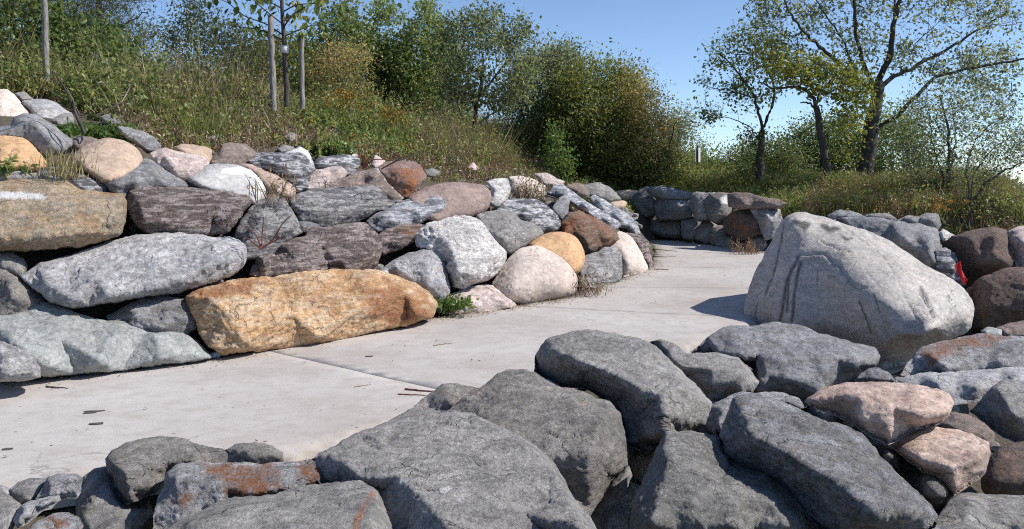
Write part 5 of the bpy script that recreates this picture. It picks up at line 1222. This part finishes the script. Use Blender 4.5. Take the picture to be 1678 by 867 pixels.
def build_weeds():
    rng = np.random.default_rng(77)
    n = 80000
    P = np.c_[rng.uniform(-15, 17, n), rng.uniform(6.5, 36, n)]
    P = P[(np.abs(P[:, 0]) < P[:, 1] * .66 + .5) | ((P[:, 0] < 0) & (P[:, 0] > -P[:, 1] * .95) & (rng.random(n) < .5))]
    z, o, i = slope_z(P)
    x, y = P[:, 0], P[:, 1]
    thr = np.interp(y, [6, 9, 11, 13, 16, 20, 24], [4.2, 3.9, 3.3, 2.7, 1.9, 1.2, .75]) + .35 * perlin(np.c_[P * .9, np.zeros(len(P))])
    thr = np.where(x > 6.3, .25, np.where(x > 5.2, .9, thr))
    edge = 7.4 + .45 * np.clip(y - 12, 0, 60)
    ln = np.interp(W / 2 + P[:, 0] / P[:, 1] * F, [0, 60, 110, 160, 210, 300, 380, 440, 490, 560, 650, 760, 900, 960], [150, 155, 168, 186, 205, 226, 232, 214, 214, 240, 262, 276, 288, 300])
    gz = ground_z(P); gpy = HOR - (gz + .05 - EYE) / P[:, 1] * F
    ppx = W / 2 + P[:, 0] / P[:, 1] * F
    thr = np.where((ppx < 940) & (gpy > ln + 6 * perlin(np.c_[P * 1.3, np.zeros(len(P))])), 99, np.where(ppx < 940, np.minimum(thr, o - .01) - .0, thr))
    low = (ppx < 960) & (ppx > 200) & (gpy > ln - 4) & (gpy < ln + 24) & (o > .5)
    keep = ((o > thr) | low) & (o > .5 * (x < 5)) & (o < 14) & (x < edge + 1.2)
    behind = (i > 1.6) & (x > 4.8) & (y > 12.0) & (x < edge + .8)        # strip behind the shore stones
    P, o, thr, low = P[keep | behind], o[keep | behind], thr[keep | behind], low[keep | behind]
    Z = ground_z(P) - .03
    P3 = np.c_[P, Z]
    px, py = proj(P3)
    x, y = P3[:, 0], P3[:, 1]
    nz = fbm(np.c_[P * .5, np.zeros(len(P))], 2)
    r = rng.random(len(P))
    # which weed grows where along the bank
    kinds = np.full(len(P), 'leafy', dtype='<U8')
    def setk(mask, table):
        c = np.cumsum([w for _, w in table]); c = c / c[-1]
        k = np.searchsorted(c, r[mask]); kinds[mask] = np.array([t for t, _ in table])[np.minimum(k, len(table) - 1)]
    setk(px < 260, [('leafy', 4), ('tall', 3), ('straw', 2.4), ('shrubby', 3), ('dry', 2)])
    setk((px >= 260) & (px < 420), [('leafy', 3), ('dry', 3.2), ('straw', 2.6), ('tall', 2.6), ('red', .8)])
    setk((px >= 420) & (px < 500), [('leafy', 2.4), ('dry', 3), ('tall', 1.5), ('red', 1), ('shrubby', 1)])
    setk((px >= 500) & (px < 660), [('shrubby', 6), ('leafy', 3), ('gold', .5), ('dry', 1), ('grass', 1)])
    setk((px >= 660) & (px < 900), [('dry', 5), ('tall', 3), ('grass', 1.6), ('leafy', 1.2), ('red', 1)])
    setk((px >= 900) & (px < 1140), [('leafy', 3), ('grass', 2), ('dry', 1.4), ('shrubby', 2)])
    setk((px >= 1140) & (px < 1380), [('leafy', 3), ('grass', 3), ('dry', 1.2), ('straw', .8), ('shrubby', .8)])
    setk((px >= 1380), [('grass', 4), ('leafy', 1.6), ('red', 1.4), ('dry', 1)])
    setk((px >= 1330) & (y < 24), [('red', 4), ('dry', 1.6), ('grass', 3), ('leafy', 1.5)])
    hs = np.interp(px, [0, 250, 420, 520, 660, 760, 900, 1000, 1140, 1400, 1678], [.9, .8, .75, .6, .7, .95, .8, .4, .38, .5, .7])
    lnk = np.interp(px, [0, 60, 110, 160, 210, 300, 380, 440, 490, 560, 650, 760, 900, 960], [150, 155, 168, 186, 205, 226, 232, 214, 214, 240, 262, 276, 288, 300])
    hs = hs * (1 + .35 * nz) * np.where(px < 940, np.clip(.62 + (lnk - py) / 40, .6, 1), np.clip(.45 + (o - thr) * .5, .45, 1)) * rng.uniform(.6, 1.2, len(P))
    hs = np.where((px > 1330) & (y < 24), .55 * rng.uniform(.6, 1.2, len(P)), hs)
    hs = np.where(x > 3, np.minimum(hs, .75), hs)
    setk(low, [('dry', 6), ('straw', 1.2), ('leafy', 1.2), ('red', 1)])
    hs = np.where(low, rng.uniform(.12, .30, len(P)), hs)
    hs = np.where((rng.random(len(P)) < .07) & (px < 940), hs * 1.8, hs)
    # thin out with distance, nearest get the leaves
    keepn = rng.random(len(P)) < np.where(o < 8, 1.0, .45)
    P3, kinds, hs, px = P3[keepn], kinds[keepn], hs[keepn], px[keepn]
    print('weeds', len(P3))
    left = px < 1010
    a = weed_plants(P3[left], kinds[left], rng, hs[left])
    emit(a, 'weeds', 'tangled green and dry brown weeds covering the bank above the boulders', 'weeds', 'stuff')
    b = weed_plants(P3[~left], kinds[~left], rng, hs[~left])
    emit(b, 'grass', 'olive grass and reddish weeds on the rise beyond the far wall', 'grass', 'stuff')

def surf_pt(px, py):
    d = surf_depth(px, py); return at(px, py, d)

def build_plants():
    rng = np.random.default_rng(5)
    def patch(name, label, px, py, wpx, n, kind, h, D=None, dz=0, wy=.5, cat='plant'):
        d = D or surf_depth(px, py)
        c = at(px, py, d)
        w = wpx * d / F
        P = c + np.c_[rng.normal(size=n) * w * .5, rng.normal(size=n) * w * wy, np.zeros(n)]
        P[:, 2] = c[2] - .1 + rng.normal(size=n) * .03 + dz
        parts = weed_plants(P, np.full(n, kind), rng, np.full(n, h))
        emit(parts, name, label, cat, org=c)
    patch('weed_plant', 'bright green feathery weed sprawling over the stones by the leaning dry stalk', 170, 222, 48, 40, 'green', .22)
    patch('weed_plant', 'bright green weed higher up among the tangled weeds', 236, 165, 34, 22, 'green', .26)
    patch('weed_plant', 'dark green leafy weed growing behind the white crested boulder', 533, 250, 26, 22, 'shrubby', .28)
    patch('weed_plant', 'lime green weed next to the dark green leafy one', 556, 248, 14, 10, 'green', .2)
    patch('grass_tuft', 'tuft of yellow-green grass above the flat tan slab', 330, 228, 34, 16, 'grass', .55)
    patch('grass_tuft', 'dry straw grass against the tan rounded boulder', 105, 275, 26, 12, 'straw', .30, D=9.0)
    patch('weed_plant', 'small green weed at the foot of the marbled boulder', 744, 492, 12, 9, 'green', .12, D=10.75)
    patch('weed_plant', 'thin dry stalks leaning on the white striated rock', 960, 470, 20, 8, 'dry', .30, D=12.6)
    patch('weed_plant', 'dry brown stalks in front of the cream crumbly rock', 855, 320, 34, 22, 'dry', .42)
    patch('weed_plant', 'dry rusty weed standing before the far wall', 1224, 413, 14, 9, 'red', .45, D=20.0)
    patch('weed_plant', 'reddish dry grass at the last corner of the pile', 1042, 400, 14, 8, 'straw', .22)
    patch('weed_plant', 'small dark weed on the orange-tan boulder at the frame edge', 4, 268, 9, 6, 'shrubby', .10, D=8.9)
    patch('weed_plant', 'dark dry seed stalks in front of the pinkish tan boulder', 452, 312, 14, 7, 'dry', .34, D=9.4)
    patch('goldenrod', 'orange flowering clump in front of the poplar grove', 566, 188, 30, 16, 'gold', .5)
    patch('goldenrod', 'second orange flowering clump farther along the grove edge', 640, 206, 24, 12, 'gold', .42)
    patch('goldenrod', 'yellow flowering clump below the thin many-stemmed tree', 1530, 350, 12, 6, 'gold', .35, D=17)
    patch('weed_plant', 'tan dried flower heads on the slope below the middle stake', 437, 222, 24, 14, 'dry', .6)
    def twigs(name, label, base, tips, r, bark, D=None, cat='plant'):
        d = D or surf_depth(*base)
        o = at(base[0], base[1], d)
        tb = Tubes()
        for tip in tips:
            pts = [o] + [at(q[0], q[1], d + rng.normal() * .08) for q in tip]
            tb.add(spline(pts, 4 * len(pts)), np.linspace(r, r * .35, 4 * len(pts)), 5)
        V = np.vstack(tb.V) - o
        me = mesh_np(name, V, np.vstack(tb.T), True, nside=4)
        tag(link(name, me, mat=BM(bark), loc=o), label, cat)
    twigs('bare_stems', 'red bare stems before the grey triangular boulder', (428, 408), [[(422, 390), (402, 368)], [(430, 380), (432, 356)], [(445, 395), (462, 368), (478, 352)], [(440, 400), (470, 385)], [(415, 398), (398, 385)]], .010, 'red', D=8.9)
    twigs('bare_stems', 'dark red bare twigs on the slope above the pale edged slab', (595, 276), [[(590, 255), (585, 232)], [(605, 258), (625, 240)], [(600, 262), (580, 250)], [(612, 262), (640, 262)], [(598, 250), (604, 228)]], .012, 'red', D=11.5)
    twigs('dry_stalk', 'thick dark dead stalk leaning over the pale mottled rock', (138, 218), [[(126, 190), (112, 155), (88, 118)], [(126, 192), (120, 165)]], .020, 'dark', D=9.3)
    twigs('dry_stalk', 'pale forked dead branch lying across the bright green weed', (158, 190), [[(180, 178), (200, 165), (212, 145), (224, 125)], [(200, 166), (206, 150)]], .013, 'straw', D=9.6)
    twigs('dry_stalk', 'single upright dry stem beside the white crested boulder', (486, 240), [[(485, 215), (484, 192)]], .008, 'straw', D=11)
    twigs('dry_stalk', 'dead branch reaching over the rust-red block', (625, 277), [[(640, 268), (665, 255)], [(650, 264), (700, 250)]], .010, 'dark', D=11.3)
# ------------------------------------------------------------------ posts, sign, young tree, scraps
def hill_pt(px, D):
    x = (px - W / 2) / F * D
    return np.array([x, D, float(ground_z(np.array([[x, D]]))[0])])

def build_posts():
    post = BM('post')
    for lb, top, bot, r, D in (
        ('weathered wooden stake leaning at the corner of the bank', (72, -30), (76, 118), 5.0, 14.5),
        ('thick weathered stake with a cut top beside the young tree', (443, 25), (448, 165), 5.2, 15.2),
        ('thin weathered stake on the far side of the young tree', (494, 52), (495, 165), 4.0, 15.6)):
        a, b = at(*bot, D), at(*top, D)
        tb = Tubes()
        n = 9; u = np.linspace(0, 1, n)[:, None]
        pts = a + (b - a) * u + RNG.normal(size=(n, 3)) * .006
        pts = np.vstack([a - (b - a) * .12, pts]); rr = np.r_[r, np.full(n, r)] * D / F * np.r_[1.05, np.linspace(1.03, .93, n)]
        tb.add(pts, rr, 9)
        V = np.vstack(tb.V); T = [tuple(t) for t in np.vstack(tb.T)]
        me = bpy.data.meshes.new('wooden_stake')
        k = 9; last = len(V) - k
        me.from_pydata((V - a).tolist(), [], T + [tuple(range(last, last + k))])
        for p in me.polygons[:-1]: p.use_smooth = True
        tag(link('wooden_stake', me, mat=post, loc=a), lb, 'stake', 'wooden stakes on the bank')
    # young tree tied between the stakes: large leaves hung one by one
    D = 15.4
    base = at(468, 168, D)
    root = tag(empty('young_tree', base), 'young tree with large single leaves tied between two wooden stakes', 'tree')
    tb, br = Tubes(), Tubes()
    tr = spline([at(469, 175, D), at(470, 150, D), at(467, 110, D), at(465, 60, D), at(462, 10, D), at(461, -40, D)], 22)
    tb.add(tr, np.linspace(4.6, 2.6, 22) * D / F, 8)
    tb.build('trunk', BM('dark'), root, base)
    rng = np.random.default_rng(8)
    limbs = [[(464,40),(440,20),(415,-8)], [(465,58),(440,42),(410,32),(385,12),(365,8)], [(465,66),(430,52),(395,50),(370,48)], [(463,20),(485,10),(520,8),(550,6)], [(464,45),(490,30),(525,22),(556,18)],
             [(465,60),(495,48),(520,42),(535,60)], [(462,5),(450,-15),(430,-30)], [(462,0),(480,-20),(510,-30)], [(464,35),(475,22),(478,-10)], [(463,15),(440,0),(400,-20)]]
    tips = []
    for L_ in limbs:
        p = np.array([at(a, b, D) for a, b in L_]); p[:, 1] += rng.normal() * .5 * np.linspace(0, 1, len(p))
        sp = spline(p, 14); br.add(sp, np.linspace(1.4, .5, 14) * D / F, 5)
        tips.append(sp[4:])
    br.build('branches', BM('dark'), root, base)
    # strap
    c = at(466.5, 81, D); sb = Tubes(); rr = 6.4 * D / F
    sb.add(np.array([c + [0, 0, -.07], c + [0, 0, -.06], c, c + [0, 0, .06], c + [0, 0, .07]]), np.array([.6, 1.05, 1., 1.05, .6]) * rr, 10)
    link('strap', mesh_np('strap', np.vstack(sb.V) - base, np.vstack(sb.T), True, nside=4), root, simple_mat('pale_strap', (.55, .54, .52, 1), (.7, .69, .67, 1)))
    # leaf template: broad, folded, with a pointed tip
    lp = [(0, 0, 0), (.30, .26, .05), (.62, .30, .05), (1, 0, -.05), (.62, -.30, .05), (.30, -.26, .05), (.35, 0, 0), (.7, 0, -.01)]
    lf = [(0, 6, 1), (1, 6, 7, 2), (2, 7, 3), (0, 5, 6), (5, 4, 7, 6), (4, 3, 7)]
    variants = []
    for k, pal in (('dark', .2), ('dark', .6), ('poplar', .5), ('olive', .7), ('russet', .6)):
        me = bpy.data.meshes.new('leaf'); me.from_pydata(lp, [], lf); me.materials.append(LM(k))
        t = me.attributes.new('tone', 'FLOAT', 'POINT'); t.data.foreach_set('value', np.full(8, pal, np.float32))
        variants.append(me)
    n = 0
    for sp in tips:
        for q in sp:
            for rep in range(2):
                if n > 280 or rng.random() < .10: continue
                p = q + rng.normal(size=3) * .07
                px = proj(p)[0]
                w = [.46, .36, .16, .02, .0] if px < 470 else [.16, .26, .22, .22, .14]
                o = link('leaf', variants[int(rng.choice(5, p=w))], root)
                o.location = p - base
                o.rotation_euler = (rng.uniform(-.9, .9), rng.uniform(.3, 1.4), rng.uniform(0, 6.28))
                s = rng.uniform(.11, .19); o.scale = (s, s * rng.uniform(.8, 1.1), s)
                n += 1

def build_sign():
    D = 30.
    base = at(1143, 300, D)
    root = tag(empty('sign_post', base), 'dark sign post with a white board seen from behind, beyond the far wall', 'sign')
    m = D / F
    tb = Tubes(); tb.add(np.array([base - [0, 0, .3], base, base + [0, 0, 62 * m]]), np.array([1.5, 1.5, 1.5]) * m, 8)
    tb.build('post', simple_mat('dark_post', (.02, .02, .022, 1), (.035, .035, .04, 1), rough=.5), root, base)
    import bmesh
    bm = bmesh.new(); bmesh.ops.create_cube(bm, size=1)
    for v in bm.verts: v.co = Vector((v.co.x * 13 * m, v.co.y * .012, v.co.z * 23 * m))
    bmesh.ops.bevel(bm, geom=bm.edges[:], offset=.004, segments=1, affect='EDGES')
    me = bpy.data.meshes.new('board'); bm.to_mesh(me); bm.free()
    o = link('board', me, root, simple_mat('white_board', (.68, .69, .72, 1), (.76, .77, .8, 1), rough=.4, bump=.02)); o.location = (.02, .05, 46 * m); o.rotation_euler = (0, 0, math.radians(38))
    b2 = at(1134.5, 300, D + .4)
    tb = Tubes(); tb.add(np.array([b2 - [0, 0, .3], b2, b2 + [.03, 0, 48 * m]]), np.array([.9, .8, .7]) * m, 6)
    me = mesh_np('thin_post', np.vstack(tb.V) - b2, np.vstack(tb.T), True, nside=4)
    tag(link('thin_post', me, mat=BM('straw'), loc=b2), 'thin pale post standing just beside the white sign board', 'post')

def build_scraps():
    rng = np.random.default_rng(3)
    def ground_at(px, py, z=.004):
        d = F * (EYE - z) / (py - HOR); return at(px, py, d)
    # twigs and bark flakes on the path
    for lb, pts, r in (
        ('reddish curved twig lying at the path edge by the rock peak', [(662, 637), (690, 640), (716, 642)], .008),
        ('thin straight twig lying just in front of the reddish one', [(653, 646), (680, 647), (700, 648)], .005),
        ('dark slender twig lying near the mottled rock on the path', [(77, 633), (95, 635), (112, 636)], .007),
        ('short twig lying out on the path near the long joint', [(710, 566), (725, 564), (741, 562)], .005),
        ('thin twig lying on the path below the long joint', [(582, 634), (595, 632), (607, 630)], .004),
        ('small twig on the path in front of the last corner stones', [(1068, 408), (1090, 410), (1110, 412)], .011),
        ('dry twig on the path farther round the bend', [(1070, 420), (1090, 421), (1108, 420)], .010),
        ('long dry twig lying at the foot of the pale tan boulder', [(1072, 441), (1085, 441), (1096, 442)], .012)):
        P = np.array([ground_at(*q, z=r) for q in pts]); c = P.mean(0)
        tb = Tubes(); sp = spline(P, 10) + rng.normal(size=(10, 3)) * .004 * [1, 1, .3]; tb.add(sp, np.linspace(r, r * .5, 10), 6)
        tag(link('twig', mesh_np('twig', np.vstack(tb.V) - c, np.vstack(tb.T), True, nside=4), mat=BM('red' if 'reddish' in lb else 'dark' if 'dark' in lb else 'straw'), loc=c), lb, 'twig', 'twigs fallen on the path')
    bark = simple_mat('bark_flake', (.05, .044, .04, 1), (.12, .10, .09, 1), 30)
    for lb, px, py, l, w in (
        ('pair-like upper dark bark strip on the near part of the path', 155, 674, 40, 4), ('dark bark strip lying right under the upper one', 146, 677, 26, 3), ('broader dark bark flake below the two strips', 159, 694, 28, 5),
        ('dark bark flake at the extreme near side of the path', 12, 736, 22, 4), ('dark flake alone in the middle of the path past the joint', 605, 584, 16, 4)):
        c = ground_at(px, py, .002); s = c[1] / F
        n = 10; an = np.arange(n) * 2 * math.pi / n
        ca, sa = math.cos(.25), math.sin(.25)
        X = np.cos(an) * l * s * .42 * rng.uniform(.8, 1.1, n); Y = np.sin(an) * w * s * 1.4 * rng.uniform(.7, 1.2, n)
        X, Y = X * ca - Y * sa, X * sa + Y * ca
        zt = .001 + .003 * np.abs(np.cos(an)) + rng.normal(size=n) * .0006
        V = [(0, 0, .002)] + [(x, y, z) for x, y, z in zip(X, Y, zt)] + [(x * .9, y * .9, -.005) for x, y in zip(X, Y)]
        Fc = [(0, 1 + i, 1 + (i + 1) % n) for i in range(n)] + [(1 + i, 1 + n + i, 1 + n + (i + 1) % n, 1 + (i + 1) % n) for i in range(n)]
        me = bpy.data.meshes.new('bark_flake'); me.from_pydata(V, [], Fc)
        tag(link('bark_flake', me, mat=bark, loc=c), lb, 'bark', 'bark flakes on the path')
    # loose grit and leaf bits, far too many to count
    n = 900
    P = np.c_[rng.uniform(-5, 6, n), rng.uniform(4.8, 24, n)]
    dl = seg_dist(P, LEFT[:-1], LEFT[1:])
    P = P[in_poly(P, PATHPOLY) & (rng.random(n) < .22 + .75 * np.exp(-dl / .35))]
    n2 = 3600                                    # more of it swept against the foot of the stones
    k = rng.integers(2, 10, n2); u = rng.random((n2, 1))
    E = LEFT[k] + (LEFT[k + 1] - LEFT[k]) * u; tn = unit(LEFT[k + 1] - LEFT[k])
    E = E + np.c_[tn[:, 1], -tn[:, 0]] * np.abs(rng.normal(size=(n2, 1))) * .16
    P = np.vstack([P, E])
    C = np.c_[P, np.full(len(P), .008)]
    v, t, tn_ = leaf_quads(C, .028, rng, .6, 0, dirs=rng.normal(size=(len(P), 3)) * np.array([1, 1, .12]), flat=.15)
    parts = {'dry': [(v, t, tn_)]}
    emit(parts, 'litter', 'scattered leaf bits and grit on the concrete path', 'litter', 'stuff')
    # rubble between the stones of the bank
    import bmesh
    bm = bmesh.new()
    sub = []
    for k in range(420):
        s_ = rng.uniform(-.2, 2.6)
        y0 = rng.uniform(6.8, 24)
        x0 = np.interp(y0, LEFT[2:11, 1], LEFT[2:11, 0]) - s_ * 1.2
        P0 = np.array([[x0, y0]]); z, o, i = slope_z(P0)
        if o[0] < .12: continue
        sub.append((x0, y0, float(z[0]) - .30 - .1 * rng.random()))
    for k in range(420):
        x0, y0 = rng.uniform(-3, 5.5), rng.uniform(3.2, 11)
        P0 = np.array([[x0, y0]]); z, o, i = slope_z(P0)
        if i[0] < .12: continue
        sub.append((x0, y0, float(ground_z(P0)[0]) + .03))
    for (x0, y0, z0) in sub:
        r = bmesh.ops.create_icosphere(bm, subdivisions=1, radius=rng.uniform(.05, .15))
        sc = rng.uniform(.6, 1.3, 3)
        for v_ in r['verts']:
            j = rng.uniform(.8, 1.2)
            v_.co = Vector((x0 + v_.co.x * sc[0] * j, y0 + v_.co.y * sc[1] * j, z0 + v_.co.z * sc[2] * .7 * j))
    me = bpy.data.meshes.new('rubble'); bm.to_mesh(me); bm.free()
    tag(link('rubble', me, mat=rock_mat('dgrey')), 'small broken stones filling gaps between the boulders', 'rubble', kind='stuff')
    # red cloth caught between the boulders
    c = at(1573, 447, 11.2); s = 11.2 / F
    nx, nz = 7, 14
    V, Fc = [], []
    for i in range(nz):
        u = i / (nz - 1)
        for j in range(nx):
            w = j / (nx - 1) - .5
            x = (-4 + 12 * u + w * (7 + 5 * u - 8 * u * u)) * s; z = (16 - 32 * u + w * 6) * s
            V.append((x, .02 * math.sin(9 * w + 6 * u) + .03 * math.sin(4 * u), z + .006 * math.sin(14 * w)))
    for i in range(nz - 1):
        for j in range(nx - 1): Fc.append((i * nx + j, i * nx + j + 1, (i + 1) * nx + j + 1, (i + 1) * nx + j))
    me = bpy.data.meshes.new('red_cloth'); me.from_pydata(V, [], Fc)
    for p in me.polygons: p.use_smooth = True
    o = tag(link('red_cloth', me, mat=simple_mat('red_fabric', (.55, .012, .02, 1), (.7, .02, .03, 1), rough=.6), loc=c), 'bright red scrap of cloth caught beside the striped rock', 'cloth')
    md = o.modifiers.new('thickness', 'SOLIDIFY'); md.thickness = .004
    # pale blue crumpled wrapper
    c = ground_at(354, 581, .03)
    bm = bmesh.new(); bmesh.ops.create_icosphere(bm, subdivisions=2, radius=.045)
    for v_ in bm.verts: v_.co = Vector((v_.co.x * 1.5, v_.co.y, v_.co.z * .6)) * (1 + rng.normal() * .16)
    me = bpy.data.meshes.new('crumpled_wrapper'); bm.to_mesh(me); bm.free()
    tag(link('crumpled_wrapper', me, mat=simple_mat('wrapper', (.18, .45, .60, 1), (.75, .85, .9, 1), 25, .3), loc=c), 'small crumpled pale blue wrapper between the grey-green slab and the orange block', 'wrapper')
# ------------------------------------------------------------------ the stone banks go on outside the picture
def build_beyond():
    rng = np.random.default_rng(19)
    src = [o for o in bpy.data.objects if o.type == 'MESH' and o.get('group') in (GL, GS) and 1200 < len(o.data.vertices) < 6000 and 'huge' not in o['label']]
    cache = {}
    def get(o):
        if o.name not in cache:
            me = o.data; V = np.empty(len(me.vertices) * 3, np.float32); me.vertices.foreach_get('co', V)
            T = np.empty(len(me.polygons) * 3, np.int32); me.polygons.foreach_get('vertices', T)
            V = V.reshape(-1, 3); V = V - (V.min(0) + V.max(0)) / 2
            cache[o.name] = (V, T.reshape(-1, 3), me.materials[0])
        return cache[o.name]
    spots = []
    for a, b, n in ((LEFT[0], LEFT[1], 8), (LEFT[1], LEFT[2], 9), (LEFT[2], LEFT[3], 8)):
        d = b - a; nrm = np.array([-d[1], d[0]]) / np.linalg.norm(d)
        for s_ in (.3, .85, 1.4, 2.0, 2.6):
            for k in range(n):
                p = a + d * (k + .5 + rng.uniform(-.2, .2)) / n + nrm * s_
                spots.append((p, 1.0))
    for x in np.arange(2.2, 8.5, .7):
        for y in np.arange(1.2, 10.5, .7):
            if x / y > .6: spots.append((np.array([x, y]) + rng.uniform(-.2, .2, 2), .9))
    V, T, M, mats, n = [], [], [], [], 0
    for p, k in spots:
        q = abs(p[0]) / max(p[1], .1)
        if p[1] > 0 and q < .615 + .2 / max(p[1], 1.): continue
        o = src[int(rng.integers(len(src)))]
        v, t, m = get(o)
        sz = np.ptp(v, axis=0).max(); sc = k * rng.uniform(.85, 1.3) / sz
        a = rng.uniform(0, 6.28); R = np.array([[math.cos(a), -math.sin(a), 0], [math.sin(a), math.cos(a), 0], [0, 0, 1]])
        w = v @ R.T * sc
        z = float(ground_z(p[None])[0])
        w = w + [p[0], p[1], z + .36 * np.ptp(w[:, 2])]
        if m not in mats: mats.append(m)
        V.append(w); T.append(t + n); M.append(np.full(len(t), mats.index(m))); n += len(w)
    me = mesh_np('riprap', np.vstack(V), np.vstack(T), True)
    for m in mats: me.materials.append(m)
    me.polygons.foreach_set('material_index', np.concatenate(M).astype(np.int32))
    tag(link('riprap', me), 'more tumbled grey boulders continuing the banks past the view', 'riprap', kind='stuff')
# ------------------------------------------------------------------ build
build_ground(); build_lake(); build_path()
build_left(); build_far(); build_shore()
build_trees(); build_weeds(); build_plants()
build_posts(); build_sign(); build_scraps(); build_beyond()
